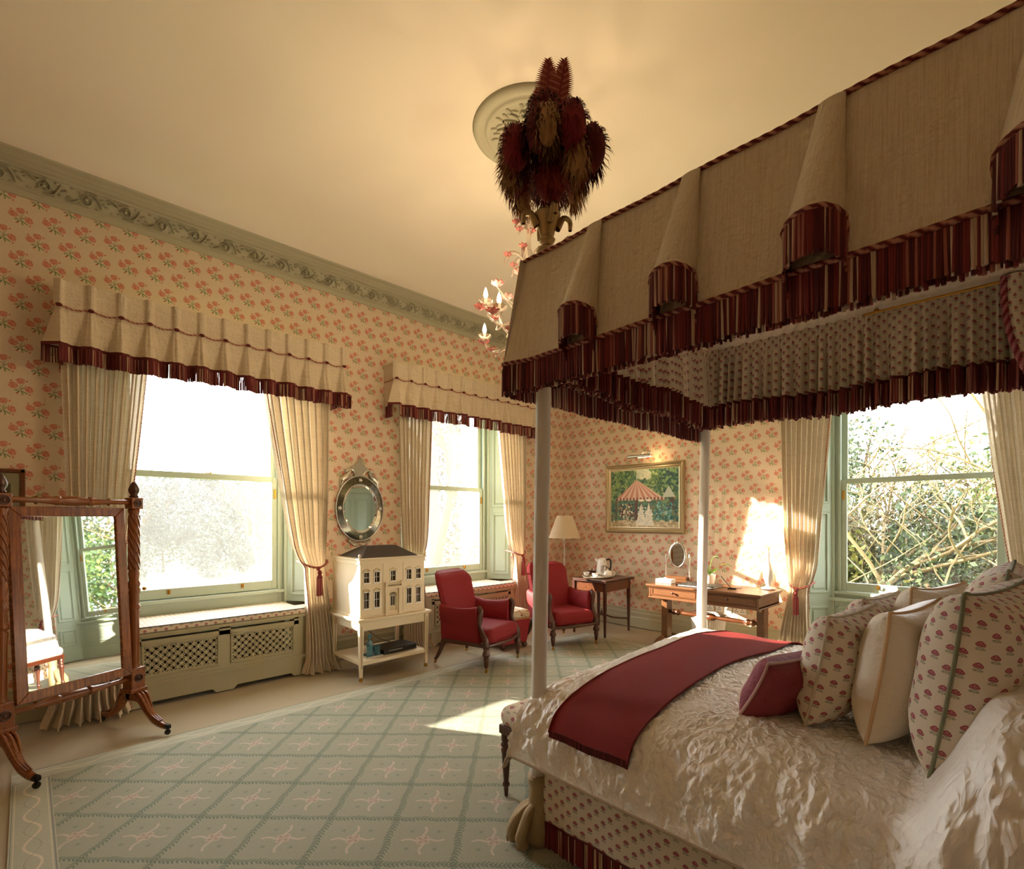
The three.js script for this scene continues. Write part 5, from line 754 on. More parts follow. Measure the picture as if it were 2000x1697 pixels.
// ---------------------------------------------------------------- cheval mirror
{
  const g = thing('cheval_mirror', 'tall mahogany cheval mirror on carved casters by the window seat', 'mirror', W(-4.475, 0, 0.235), R(116.4)), hx = 0.385;
  for (const s of [-1, 1]) {
    const x = s * hx;
    const p = part('column', M(L([[0.001, 0.44], [0.036, 0.44], [0.038, 0.455], [0.03, 0.47], [0.033, 0.5], [0.033, 0.8], [0.037, 0.86], [0.03, 0.87], [0.04, 0.885], [0.04, 0.9], [0.03, 0.915], [0.034, 0.93], [0.032, 0.98], [0.038, 1.0], [0.042, 1.02], [0.034, 1.035], [0.04, 1.06], [0.04, 1.075], [0.031, 1.09], [0.034, 1.12], [0.037, 1.14], [0.033, 1.16], [0.033, 1.58], [0.038, 1.6], [0.036, 1.62], [0.001, 1.62]], 18).translate(x, 0, 0)), m.satin, g);
    part('twist_reed', M(...[...Array(7)].map((_, k) => T([...Array(25)].map((_, i) => { const t = i / 24, a = k / 7 * 2 * PI + t * 5.2; return [x + 0.033 * Math.cos(a), 1.17 + t * 0.40, 0.033 * Math.sin(a)]; }), 0.006, 30, 5))), m.satin, p);
    part('top_block', B(0.082, 0.082, 0.082, x, 1.66, 0, 0.006), m.satin, p); part('finial', L([[0.001, 1.70], [0.026, 1.70], [0.03, 1.712], [0.022, 1.722], [0.034, 1.745], [0.036, 1.762], [0.026, 1.79], [0.012, 1.815], [0.001, 1.82]], 14).translate(x, 0, 0), m.mahogany, p);
    part('base_block', B(0.10, 0.16, 0.10, x, 0.37, 0, 0.008), m.satin, p);
    for (const y of [1.66, 0.375]) part('rosette', M(T([...Array(16)].map((_, i) => [x + 0.026 * Math.cos(i / 8 * PI), y + 0.026 * Math.sin(i / 8 * PI), y > 1 ? 0.042 : 0.052]), 0.005, 32, 6, true), S(0.011, x, y, y > 1 ? 0.042 : 0.052, 1, 1, 0.6), T([...Array(12)].map((_, i) => [x + 0.016 * Math.cos(i / 6 * PI), y + 0.016 * Math.sin(i / 6 * PI), y > 1 ? 0.042 : 0.052]), 0.003, 24, 5, true)), m.mahogany, p);
    part('plinth', B(0.125, 0.03, 0.12, x, 0.285, 0, 0.006), m.satin, p);
    for (const q of [-1, 1]) {
      const l = part('splayed_leg', M(TT([[x, 0.245, q * 0.02], [x, 0.225, q * 0.085], [x, 0.15, q * 0.15], [x, 0.085, q * 0.225], [x, 0.06, q * 0.30], [x, 0.058, q * 0.335]], (t) => 0.048 - 0.027 * Math.sqrt(t), 26, 10), ...[-0.024, 0, 0.024].map((d) => TT([[x + d, 0.27, q * 0.06], [x + d * 1.15, 0.262, q * 0.095], [x + d, 0.215, q * 0.135], [x + d * 0.8, 0.165, q * 0.165]], (t) => 0.011 * (1 - 0.4 * t), 14, 7)), ...[-0.017, 0.0, 0.017].map((d) => TT([[x + d, 0.195, q * 0.14], [x + d * 0.9, 0.128, q * 0.20], [x + d * 0.7, 0.092, q * 0.28]], (t) => 0.006, 12, 5))), m.satin, p);
      part('toe_cap', B(0.034, 0.034, 0.05, x, 0.058, q * 0.345, 0.01), m.iron, l); part('caster', casterGeo(0.019).translate(x, 0, q * 0.35), m.iron, l);
    }
    part('tilt_screw', M(C(0.008, 0.008, 0.1, 0, 0, 0, 8).rotateZ(PI / 2).translate(x + s * 0.02, 1.02, 0), S(0.014, x + s * 0.075, 1.02, 0)), m.brass, p);
  }
  const bead = (y) => M(L([...[[0.001, -hx + 0.04], [0.014, -hx + 0.04], [0.012, -0.22], [0.02, -0.21], [0.013, -0.2], [0.018, -0.12], [0.022, -0.1], [0.022, -0.085], [0.014, -0.08], [0.021, -0.07], [0.024, 0], [0.021, 0.07], [0.014, 0.08], [0.022, 0.085], [0.022, 0.1], [0.018, 0.12], [0.013, 0.2], [0.02, 0.21], [0.012, 0.22], [0.014, hx - 0.04], [0.001, hx - 0.04]]], 14).scale(1.4, 1, 1.4).rotateZ(PI / 2).translate(0, y, 0));
  part('top_rail', bead(1.665), m.satin, g); part('stretcher', bead(0.37), m.satin, g);
  const fr = new THREE.Group(); fr.name = 'swing_frame'; fr.position.set(0, 1.02, 0); fr.rotation.x = -0.075; g.add(fr);
  const fw = 0.335, fh = 0.605, mitre = (pts) => E(pts, 0.036, 0.005).translate(0, 0, -0.018), bw = 0.062;
  part('stile', mitre([[-fw, -fh], [-fw + bw, -fh + bw], [-fw + bw, fh - bw], [-fw, fh]]), m.satin, fr); part('stile', mitre([[fw, fh], [fw - bw, fh - bw], [fw - bw, -fh + bw], [fw, -fh]]), m.satin, fr);
  part('rail', mitre([[-fw, fh], [-fw + bw, fh - bw], [fw - bw, fh - bw], [fw, fh]]), m.satin, fr); part('rail', mitre([[fw, -fh], [fw - bw, -fh + bw], [-fw + bw, -fh + bw], [-fw, -fh]]), m.satin, fr);
  part('looking_glass', B2(-fw + bw - 0.004, fw - bw + 0.004, -fh + bw - 0.004, fh - bw + 0.004, -0.004, 0.004), m.mirror, fr); part('backboard', B2(-fw + 0.01, fw - 0.01, -fh + 0.01, fh - 0.01, -0.017, -0.008), m.oak, fr);
}
// ---------------------------------------------------------------- lamps
const shadeM = mat('#efe0c4', 0.9, { transmission: 0.35, thickness: 0 });
function pleatShade(r0, r1, h, y, n = 60) { return sheet(n * 4, 2, (u, v) => { const r = mix(r1, r0, v) + 0.0022 * Math.cos(u * n * 2 * PI), a = u * 2 * PI; return [r * Math.cos(a), y + h * (1 - v), r * Math.sin(a)]; }, (u, v) => [u, v]); }
{ // floor lamp behind the far chair
  const g = thing('floor_lamp', 'slender clear glass floor lamp with pleated cream shade in the corner', 'lamp', W(-4.90, 0, 5.78));
  part('shade', pleatShade(0.232, 0.115, 0.32, 1.262), shadeM, g); part('shade_rim', M(T([...Array(24)].map((_, i) => [0.234 * Math.cos(i / 12 * PI), 1.262, 0.234 * Math.sin(i / 12 * PI)]), 0.004, 48, 5, true), T([...Array(24)].map((_, i) => [0.116 * Math.cos(i / 12 * PI), 1.582, 0.116 * Math.sin(i / 12 * PI)]), 0.004, 48, 5, true)), m.white, g);
  part('stem', L([[0.001, 0.02], [0.016, 0.02], [0.014, 0.3], [0.02, 0.34], [0.013, 0.38], [0.013, 0.8], [0.022, 0.86], [0.014, 0.92], [0.012, 1.2], [0.02, 1.24], [0.008, 1.3]], 14), mat('#e9efef', 0.05, { transmission: 0.7, thickness: 0.02 }), g); part('base', L([[0.001, 0.05], [0.03, 0.045], [0.12, 0.02], [0.13, 0.0], [0.001, 0]], 24), m.brass, g); part('bulb_holder', C(0.014, 0.014, 0.06, 0, 1.3, 0, 10), m.brass, g);
}
{ // desk lamp
  const g = thing('table_lamp', 'cream-shaded table lamp on the desk beside the curtain', 'lamp', W(-2.07, 0.772, 5.88));
  part('shade', pleatShade(0.165, 0.11, 0.25, 0.468), shadeM, g); part('stem', L([[0.001, 0], [0.07, 0], [0.075, 0.015], [0.03, 0.03], [0.025, 0.05], [0.05, 0.12], [0.055, 0.18], [0.03, 0.27], [0.014, 0.3], [0.012, 0.44], [0.02, 0.45], [0.008, 0.52]], 18), m.china, g);
  const b = part('bulb', S(0.028, 0, 0.56, 0, 1, 1.3, 1), mat('#fff2d8', 0.5, { emissive: new THREE.Color(1, 0.8, 0.5), emissiveIntensity: 4 }), g); const l = new THREE.PointLight(new THREE.Color(1, 0.72, 0.42), 0.8); l.name = 'table_lamp_bulb'; l.position.set(0, 0.56, 0); l.castShadow = true; g.add(l);
}
// ---------------------------------------------------------------- tea table in the corner
{
  const g = thing('card_table', 'dark folding card table with tapered legs under the painting', 'table', W(-4.17, 0, 5.70), 0.05), hw = 0.30, hd = 0.36;
  const top = [[-hw, -hd], [hw, -hd], [hw, hd], [0.06, hd], [0.03, hd - 0.03], [-hw + 0.06, hd - 0.03], [-hw, hd - 0.09]];
  part('table_top', M(E(top.map(([x, z]) => [x, -z]), 0.016, 0.004).rotateX(-PI / 2).translate(0, 0.728, 0), E(top.map(([x, z]) => [x, -z]), 0.016, 0.004).rotateX(-PI / 2).translate(0, 0.708, 0)), m.mahogany, g);
  part('apron', M(B(0.5, 0.12, 0.02, 0, 0.648, 0.29), B(0.5, 0.12, 0.02, 0, 0.648, -0.31), B(0.02, 0.12, 0.6, -0.25, 0.648, 0), B(0.02, 0.12, 0.6, 0.25, 0.648, 0)), m.walnut, g);
  for (const [x, z] of [[-1, 1], [1, 1], [-1, -1], [1, -1]]) { const b = prep(B(0.042, 0.71, 0.042, 0, 0.355, 0)), p = b.attributes.position; for (let i = 0; i < p.count; i++) { const k = mix(0.5, 1, p.getY(i) / 0.71); p.setX(i, p.getX(i) * k); p.setZ(i, p.getZ(i) * k); } part('leg', b, m.mahogany, g).position.set(x * 0.245, 0, z * 0.295); }
  part('stretcher', M(TT([[-0.24, 0.17, 0.29], [-0.12, 0.2, 0.08], [0, 0.24, 0], [0.12, 0.2, -0.08], [0.24, 0.17, -0.29]], () => 0.011, 24, 7), TT([[0.24, 0.17, 0.29], [0.12, 0.2, 0.08], [0, 0.24, 0], [-0.12, 0.2, -0.08], [-0.24, 0.17, -0.29]], () => 0.011, 24, 7), L([[0.001, 0.22], [0.022, 0.225], [0.02, 0.26], [0.008, 0.29], [0.001, 0.32]], 10)), m.mahogany, g);
  const P = (name, label, cat, X, D, y = 0.746, t = 0) => thing(name, label, cat, W(X, y, D), t);
  const tr = P('tea_tray', 'oval white tea tray on the corner card table', 'tray', -4.20, 5.66, 0.745); part('tray_plate', M(L([[0.001, 0.0], [0.17, 0.0], [0.19, 0.014], [0.187, 0.017], [0.168, 0.005], [0.001, 0.005]], 30).scale(1, 1, 1.3)), mat('#ded2b8', 0.35), tr);
  const kt = P('kettle', 'white electric kettle with dark handle on the tea tray', 'kettle', -4.28, 5.86, 0.752, 0.4); part('jug', L([[0.001, 0], [0.075, 0], [0.08, 0.02], [0.075, 0.1], [0.062, 0.2], [0.058, 0.225], [0.03, 0.24], [0.001, 0.242]], 24), m.white, kt); part('handle', TT([[0.06, 0.215, 0], [0.11, 0.22, 0], [0.125, 0.15, 0], [0.10, 0.05, 0], [0.075, 0.04, 0]], () => 0.012, 18, 8), m.black, kt); part('spout', TT([[-0.055, 0.19, 0], [-0.085, 0.215, 0], [-0.10, 0.225, 0]], (t) => 0.022 - 0.008 * t, 8, 8), m.white, kt); part('base', C(0.085, 0.085, 0.014, 0, -0.002, 0, 24), m.black, kt);
  const cf = P('cafetiere', 'small steel coffee press in front of the kettle', 'coffee press', -4.16, 5.74, 0.752, 0.2); part('beaker', L([[0.001, 0], [0.04, 0], [0.04, 0.13], [0.037, 0.13], [0.037, 0.004], [0.001, 0.004]], 18), m.steel, cf); part('lid', M(L([[0.001, 0.15], [0.03, 0.145], [0.042, 0.132], [0.001, 0.13]], 18), C(0.003, 0.003, 0.05, 0, 0.15, 0, 8), S(0.01, 0, 0.205, 0)), m.steel, cf); part('handle', TT([[0.038, 0.12, 0], [0.075, 0.11, 0], [0.075, 0.04, 0], [0.038, 0.02, 0]], () => 0.006, 14, 6), m.black, cf);
  const cup = (X, D, label) => { const c = P('teacup', label, 'teacup', X, D, 0.752, X * 9); part('bowl', L([[0.001, 0.012], [0.022, 0.012], [0.036, 0.03], [0.044, 0.06], [0.041, 0.06], [0.033, 0.032], [0.001, 0.018]], 20), m.china, c); part('ear', T([[0.038, 0.05, 0], [0.062, 0.05, 0], [0.058, 0.028, 0], [0.034, 0.026, 0]], 0.004, 14, 6), m.china, c); part('saucer', L([[0.001, 0], [0.04, 0.002], [0.07, 0.012], [0.069, 0.014], [0.03, 0.008], [0.001, 0.008]], 24), m.china, c); };
  cup(-4.32, 5.56, 'white teacup at the left of the tea tray'); cup(-4.14, 5.52, 'white teacup at the front of the tea tray');
  const tp = P('teapot', 'round white teapot at the right of the tea tray', 'teapot', -4.04, 5.66, 0.752, 0.6); part('body', L([[0.001, 0], [0.03, 0], [0.055, 0.025], [0.06, 0.05], [0.045, 0.085], [0.02, 0.098], [0.001, 0.1]], 20), m.china, tp); part('spout', TT([[-0.05, 0.035, 0], [-0.085, 0.05, 0], [-0.1, 0.09, 0]], (t) => 0.013 - 0.006 * t, 10, 8), m.china, tp); part('handle', T([[0.05, 0.075, 0], [0.09, 0.08, 0], [0.085, 0.03, 0], [0.052, 0.03, 0]], 0.006, 14, 6), m.china, tp); part('lid_knob', S(0.01, 0, 0.108, 0), m.china, tp);
  const bx = P('sachet_box', 'small dark wooden sachet box behind the teacups', 'box', -4.40, 5.78, 0.752, 0.3); part('box', B(0.1, 0.06, 0.07, 0, 0.03, 0, 0.004), m.mahogany, bx); for (let i = 0; i < 4; i++) part('sachet', B(0.004, 0.05, 0.05, -0.03 + i * 0.02, 0.065, 0, 0.001), [m.white, m.paint, m.brass, m.white][i], bx);
}
// ---------------------------------------------------------------- writing desk
{
  const g = thing('writing_desk', 'walnut writing desk with two drawers and turned stretcher below painting', 'desk', W(-2.62, 0, 5.68)), hw = 0.66, y = 0.755;
  part('desk_top', M(B(2 * hw, 0.026, 0.64, 0, y, 0, 0.009), B(2 * hw - 0.03, 0.012, 0.61, 0, y - 0.019, 0, 0.004)), m.oak, g);
  part('carcass', M(B2(-hw + 0.03, hw - 0.03, 0.62, y - 0.022, -0.29, -0.27), B2(-hw + 0.03, -hw + 0.05, 0.62, y - 0.022, -0.29, 0.29), B2(hw - 0.05, hw - 0.03, 0.62, y - 0.022, -0.29, 0.29), B2(-hw + 0.03, hw - 0.03, 0.62, 0.634, -0.29, 0.285), B2(-0.012, 0.012, 0.62, y - 0.022, 0.25, 0.288), B2(-hw + 0.02, hw - 0.02, 0.604, 0.62, -0.30, 0.30, 0.005)), m.oak, g);
  for (const s of [-1, 1]) { const d = part('drawer', B2(s > 0 ? 0.016 : -hw + 0.054, s > 0 ? hw - 0.054 : -0.016, 0.638, y - 0.028, 0.2, 0.288, 0.004), m.oak, g); const x = s * 0.315; part('bead', M(B2(x - 0.27, x + 0.27, 0.65, 0.655, 0.286, 0.292), B2(x - 0.27, x + 0.27, 0.713, 0.718, 0.286, 0.292), B2(x - 0.27, x - 0.265, 0.65, 0.718, 0.286, 0.292), B2(x + 0.265, x + 0.27, 0.65, 0.718, 0.286, 0.292)), m.walnut, d); part('knob', M(C(0.006, 0.008, 0.02, 0, 0, 0, 10).rotateX(PI / 2).translate(x, 0.684, 0.288), S(0.014, x, 0.684, 0.314, 1, 1, 0.7)), m.mahogany, d);
    const p = part('pedestal', B2(s * 0.56 - 0.04, s * 0.56 + 0.04, 0.10, 0.604, -0.06, 0.06, 0.008), m.oak, g); part('bracket', M(...[-1, 1].map((q) => TT([[s * 0.56, 0.56, q * 0.05], [s * 0.56, 0.585, q * 0.12], [s * 0.56, 0.6, q * 0.2]], (t) => 0.03 - 0.02 * t, 10, 8))), m.oak, p);
    part('sledge_foot', M(B2(s * 0.56 - 0.045, s * 0.56 + 0.045, 0.035, 0.10, -0.16, 0.16, 0.012), ...[-1, 1].map((q) => TT([[s * 0.56, 0.1, q * 0.1], [s * 0.56, 0.085, q * 0.2], [s * 0.56, 0.04, q * 0.28], [s * 0.56, 0.022, q * 0.3]], (t) => 0.036 - 0.014 * t, 14, 8)), ...[-1, 1].map((q) => S(0.024, s * 0.56, 0.02, q * 0.285))), m.oak, p); }
  part('turned_stretcher', L([[0.001, -0.52], [0.022, -0.52], [0.022, -0.49], [0.034, -0.475], [0.036, -0.455], [0.024, -0.44], [0.036, -0.42], [0.036, -0.4], [0.016, -0.385], [0.022, -0.34], [0.026, -0.26], [0.022, -0.1], [0.02, -0.06], [0.036, -0.035], [0.04, 0], [0.036, 0.035], [0.02, 0.06], [0.022, 0.1], [0.026, 0.26], [0.022, 0.34], [0.016, 0.385], [0.036, 0.4], [0.036, 0.42], [0.024, 0.44], [0.036, 0.455], [0.034, 0.475], [0.022, 0.49], [0.022, 0.52], [0.001, 0.52]], 16).rotateZ(PI / 2).translate(0, 0.415, 0), m.walnut, g);
  const Y0 = 0.769, P = (n, l, c, X, D, t = 0) => thing(n, l, c, W(X, Y0, D), t);
  const dm = P('dressing_mirror', 'small oval dressing mirror on silver stand on the desk', 'mirror', -3.10, 5.80, 0.12); part('platform', M(B(0.30, 0.03, 0.16, 0, 0.015, 0, 0.008), B(0.26, 0.04, 0.13, 0, 0.05, 0, 0.006)), m.oak, dm); for (const s of [-1, 1]) part('upright', L([[0.001, 0.03], [0.014, 0.03], [0.008, 0.06], [0.006, 0.2], [0.01, 0.3], [0.012, 0.31], [0.005, 0.33], [0.001, 0.345]], 10).translate(s * 0.145, 0, 0), m.steel, dm); part('crossbar', T([[-0.145, 0.08, 0], [0.145, 0.08, 0]], 0.006, 4, 7), m.steel, dm);
  { const f = part('oval_frame', T([...Array(28)].map((_, i) => [0.098 * Math.cos(i / 14 * PI), 0.325 + 0.145 * Math.sin(i / 14 * PI), 0]), 0.014, 56, 8, true), m.steel, dm); part('looking_glass', new THREE.CylinderGeometry(1, 1, 0.008, 36).rotateX(PI / 2).scale(0.095, 0.142, 1).translate(0, 0.325, 0), m.mirror, f); part('crest', M(...[-0.03, 0, 0.03].map((x) => S(0.016, x, 0.478 - Math.abs(x) * 0.25, 0, 1, 0.9, 0.7, 8, 6))), m.steel, f); }
  const tb = P('tissue_box', 'low white box at the left end of the desk', 'box', -3.14, 5.58, 0.1); part('box', B(0.2, 0.05, 0.13, 0, 0.025, 0, 0.006), m.white, tb); part('paper', TT([[-0.03, 0.05, 0], [0, 0.062, 0.004], [0.03, 0.052, 0]], () => 0.008, 8, 6), m.white, tb);
  const fo = P('leather_folder', 'dark leather folder lying near the front of the desk', 'folder', -2.70, 5.56, 0.06); part('cover', M(B(0.42, 0.008, 0.28, 0, 0.004, 0, 0.003), B(0.42, 0.008, 0.28, 0.004, 0.022, 0, 0.003)), mat('#3a3630', 0.5), fo); part('pages', B(0.4, 0.011, 0.27, 0, 0.0135, 0), m.white, fo); part('spine', T([[-0.21, 0.013, -0.138], [-0.21, 0.013, 0.138]], 0.013, 4, 8), mat('#3a3630', 0.5), fo);
  const or = P('potted_orchid', 'small orchid with broad green leaves in a white pot', 'plant', -2.72, 5.86); part('pot', L([[0.001, 0], [0.05, 0], [0.066, 0.1], [0.07, 0.12], [0.062, 0.12], [0.046, 0.01], [0.001, 0.01]], 20), m.china, or); const leafM = mat('#7fae2e', 0.4, { transmission: 0.25, thickness: 0 });
  for (const [a, l, h] of [[0.3, 0.24, 0.13], [2.6, 0.2, 0.08], [1.2, 0.16, 0.06], [4.4, 0.18, 0.07], [5.5, 0.15, 0.05]]) part('leaf', sheet(8, 12, (u, v) => { const w = 0.03 * Math.sin(PI * Math.min(1, v * 0.94 + 0.06)), r = l * v, s = (u - 0.5) * 2; return [Math.cos(a) * r - Math.sin(a) * w * s, 0.11 + h * Math.sin(v * 2.2) + 0.006 * s * s, -Math.sin(a) * r - Math.cos(a) * w * s]; }), leafM, or); part('stem', T([[0, 0.1, 0], [0.01, 0.22, 0.01], [0.05, 0.32, 0.02], [0.11, 0.34, 0.03]], 0.003, 16, 5), leafM, or);
  const pen = P('desk_pen', 'slim dark pen leaning in a low holder on the desk', 'pen', -2.36, 5.62, 0.4); part('holder', B(0.09, 0.014, 0.05, 0, 0.007, 0, 0.004), m.black, pen); part('shaft', T([[-0.01, 0.012, 0], [-0.11, 0.14, 0.0]], 0.0045, 4, 6), m.black, pen);
  single('telephone_cord', 'thin dark cord trailing across the desk top', 'cord', T([W(-2.6, Y0 + 0.004, 5.6), W(-2.5, Y0 + 0.004, 5.7), W(-2.4, Y0 + 0.004, 5.66), W(-2.3, Y0 + 0.004, 5.74)], 0.003, 24, 5), m.black);
  for (const [X, lb, w] of [[-2.92, 'white wall socket plate nearest the far bed post', 0.09], [-2.80, 'white wall socket plate second from the bed post', 0.09], [-2.69, 'white wall socket plate with centre switch', 0.09], [-2.55, 'double white wall socket at the right end', 0.15]]) { const s = thing('wall_socket', lb, 'socket', W(X, 0.42, WD)); part('plate', B(w, 0.088, 0.01, 0, 0, 0.005, 0.003), m.white, s); for (let i = 0; i < (w > 0.1 ? 2 : 1); i++) { const x = w > 0.1 ? -0.035 + 0.07 * i : 0; part('pin_hole', M(B(0.008, 0.014, 0.002, x, 0.012, 0.0105), B(0.014, 0.007, 0.002, x - 0.012, -0.012, 0.0105), B(0.014, 0.007, 0.002, x + 0.012, -0.012, 0.0105)), m.black, s); } }
  const wb = thing('waste_basket', 'pleated white waste basket beneath the desk', 'basket', W(-2.74, 0, 5.86)); part('basket', M(sheet(160, 6, (u, v) => { const r = mix(0.20, 0.15, v) + 0.004 * Math.cos(u * 48 * 2 * PI), a = u * 2 * PI; return [r * Math.cos(a), mix(0.40, 0.005, v), r * Math.sin(a)]; }), C(0.15, 0.15, 0.01, 0, 0, 0, 30)), mat('#e4dac8', 0.8), wb); part('rim', T([...Array(28)].map((_, i) => [0.202 * Math.cos(i / 14 * PI), 0.40, 0.202 * Math.sin(i / 14 * PI)]), 0.008, 56, 6, true), m.white, wb);
  single('lamp_flex', 'thin brown lamp flex hanging down the wall right of the desk', 'cord', T([W(-1.93, 0.74, 6.27), W(-1.90, 0.5, 6.25), W(-1.92, 0.25, 6.24), W(-1.88, 0.06, 6.22)], 0.003, 20, 5), mat('#6a4a30', 0.6));
}
// ---------------------------------------------------------------- painting and its lamp
{
  const pc = canvas(1024, 760, (x, w, h) => {
    const k = rng(61); x.fillStyle = '#5d7a52'; x.fillRect(0, 0, w, h);
    const dab = (n, x0, x1, y0, y1, cols, r) => { for (let i = 0; i < n; i++) { x.fillStyle = cols[Math.floor(k() * cols.length)]; x.beginPath(); x.ellipse(mix(x0, x1, k()), mix(y0, y1, k()), r * (0.5 + k()), r * (0.3 + 0.6 * k()), k() * 3, 0, 7); x.fill(); } };
    dab(900, 0, w, 0, h * 0.5, ['#41683f', '#6d8f52', '#8fa860', '#33563a', '#a8b878', '#557a58'], 22); dab(120, w * 0.4, w * 0.6, 0, h * 0.16, ['#d6d9b8', '#c3cfae', '#e4e0c4'], 20); dab(120, w * 0.78, w, 0, h * 0.4, ['#2c4c46', '#3b6450', '#7fa36a'], 24);
    dab(500, 0, w, h * 0.5, h, ['#3f6a58', '#56806a', '#2f5850', '#7a9a70', '#8a7a5a'], 24); x.fillStyle = '#b9a784'; x.fillRect(0, h * 0.9, w, h * 0.1); dab(160, 0, w, h * 0.88, h, ['#cbb994', '#a89470', '#d8c8a4'], 20);
    // striped tent roof
    for (let i = 0; i < 14; i++) { const a = 0.10 + i * 0.048, b = a + 0.048; x.fillStyle = i % 2 ? '#e2c4aa' : '#d08a76'; x.beginPath(); x.moveTo(w * 0.40, h * 0.17); x.lineTo(w * a, h * 0.49); x.lineTo(w * b, h * 0.49); x.fill(); }
    for (let i = 0; i < 28; i++) { x.fillStyle = i % 2 ? '#d9c2a8' : '#8e4a42'; x.fillRect(w * (0.09 + i * 0.0255), h * 0.485, w * 0.0255, h * 0.045); }
    x.fillStyle = '#c9d0bc'; x.beginPath(); x.moveTo(w * 0.86, h * 0.30); x.lineTo(w * 0.77, h * 0.49); x.lineTo(w * 0.95, h * 0.49); x.fill(); x.fillStyle = '#5d4436'; x.fillRect(w * 0.37, h * 0.53, w * 0.05, h * 0.35); x.fillRect(w * 0.88, h * 0.5, w * 0.05, h * 0.2); x.fillRect(w * 0.075, h * 0.5, w * 0.014, h * 0.36);
    dab(120, w * 0.14, w * 0.36, h * 0.6, h * 0.86, ['#6b4a3a', '#e4dac6', '#8a6a50', '#2f3a34', '#c9b9a0'], 16);
    for (const cx of [0.47, 0.58]) { x.fillStyle = '#e9e2d0'; x.beginPath(); x.moveTo(w * cx, h * 0.58); x.lineTo(w * (cx - 0.085), h * 0.97); x.lineTo(w * (cx + 0.075), h * 0.97); x.fill(); dab(60, w * (cx - 0.05), w * (cx + 0.05), h * 0.66, h * 0.95, ['#f3eee0', '#d8cfb8', '#cfd6cc'], 14); x.fillStyle = '#7a5a44'; x.beginPath(); x.arc(w * cx, h * 0.56, 17, 0, 7); x.fill(); x.fillStyle = '#f1e8d2'; x.beginPath(); x.ellipse(w * cx, h * 0.535, 44, 16, 0, 0, 7); x.fill(); }
    dab(70, w * 0.66, w * 0.9, h * 0.58, h * 0.86, ['#3f8a88', '#6fb0a8', '#1f4a5a', '#a8c8bc'], 18);
  });
  const g = thing('framed_painting', 'gilt-framed painting of a striped carousel tent and ladies in white', 'painting', W(-3.88, 1.83, WD)), hw = 0.625, hh = 0.49, bw = 0.085;
  const bar = (len) => { const s = shapeOf([[0, 0], [0, 0.03], [0.02, 0.045], [0.03, 0.04], [0.045, 0.022], [0.06, 0.024], [0.075, 0.016], [bw, 0.014], [bw, 0]]); const e = new THREE.ExtrudeGeometry(s, { depth: 2 * len, bevelEnabled: false }).translate(0, 0, -len), p = e.attributes.position; for (let i = 0; i < p.count; i++) p.setZ(i, p.getZ(i) - Math.sign(p.getZ(i)) * p.getX(i)); e.computeVertexNormals(); return e; };
  const gold = mat('#c2b08c', 0.32, { metalness: 0.75 });
  for (const [len, x, y, rz] of [[hh, -hw, 0, 0], [hh, hw, 0, PI], [hw, 0, hh, -PI / 2], [hw, 0, -hh, PI / 2]]) { const e = bar(len); e.rotateX(PI / 2); const q = prep(e); const mm = part('frame_rail', q.rotateZ(rz).translate(x, y, 0), gold, g); const pz = mm.geometry.attributes.position; let mn = 1e9; for (let i = 0; i < pz.count; i++) mn = Math.min(mn, pz.getZ(i)); mm.geometry.translate(0, 0, -mn + 0.004); mm.geometry.computeVertexNormals(); }
  part('canvas', sheet(1, 1, (u, v) => [mix(-hw + bw - 0.004, hw - bw + 0.004, u), mix(hh - bw + 0.004, -hh + bw - 0.004, v), 0.016], (u, v) => [u, 1 - v]), mat('#ffffff', 0.5, { map: tex(pc) }), g);
  const l = thing('picture_light', 'brass tube picture light above the carousel painting', 'picture light', W(-3.85, 2.41, WD)); part('tube_hood', C(0.022, 0.022, 0.36, 0, -0.18, 0, 16).rotateZ(PI / 2).translate(0, 0, 0.17), m.steel, l); part('arm', T([[0.0, 0.0, 0.15], [0.05, 0.07, 0.11], [0.06, 0.06, 0.0]], 0.007, 14, 7), m.steel, l); part('wall_boss', S(0.028, 0.06, 0.06, 0.01, 1, 1, 0.5), m.steel, l);
  const b = part('bulb_tube', C(0.009, 0.009, 0.2, 0, -0.1, 0, 10).rotateZ(PI / 2).translate(0.08, -0.016, 0.172), mat('#fff0d0', 0.5, { emissive: new THREE.Color(1, 0.72, 0.36), emissiveIntensity: 5 }), l); const s = new THREE.PointLight(new THREE.Color(1, 0.66, 0.3), 0.10); s.name = 'picture_light_bulb'; s.position.set(0.2, -0.035, 0.15); s.castShadow = true; l.add(s);
  const f2 = thing('small_framed_picture', 'small dark framed picture behind the cheval mirror', 'picture', W(WX + 0.002, 1.67, -0.16), PI / 2); part('frame', M(B2(-0.16, 0.16, 0.22, 0.25, 0, 0.022, 0.006), B2(-0.16, 0.16, -0.25, -0.22, 0, 0.022, 0.006), B2(-0.16, -0.13, -0.25, 0.25, 0, 0.022, 0.006), B2(0.13, 0.16, -0.25, 0.25, 0, 0.022, 0.006)), m.walnut, f2); part('mount', B2(-0.13, 0.13, -0.22, 0.22, 0.004, 0.01), mat('#8f8a72', 0.8), f2); part('print', B2(-0.08, 0.08, -0.14, 0.14, 0.0102, 0.0108), mat('#55503e', 0.7), f2);
}
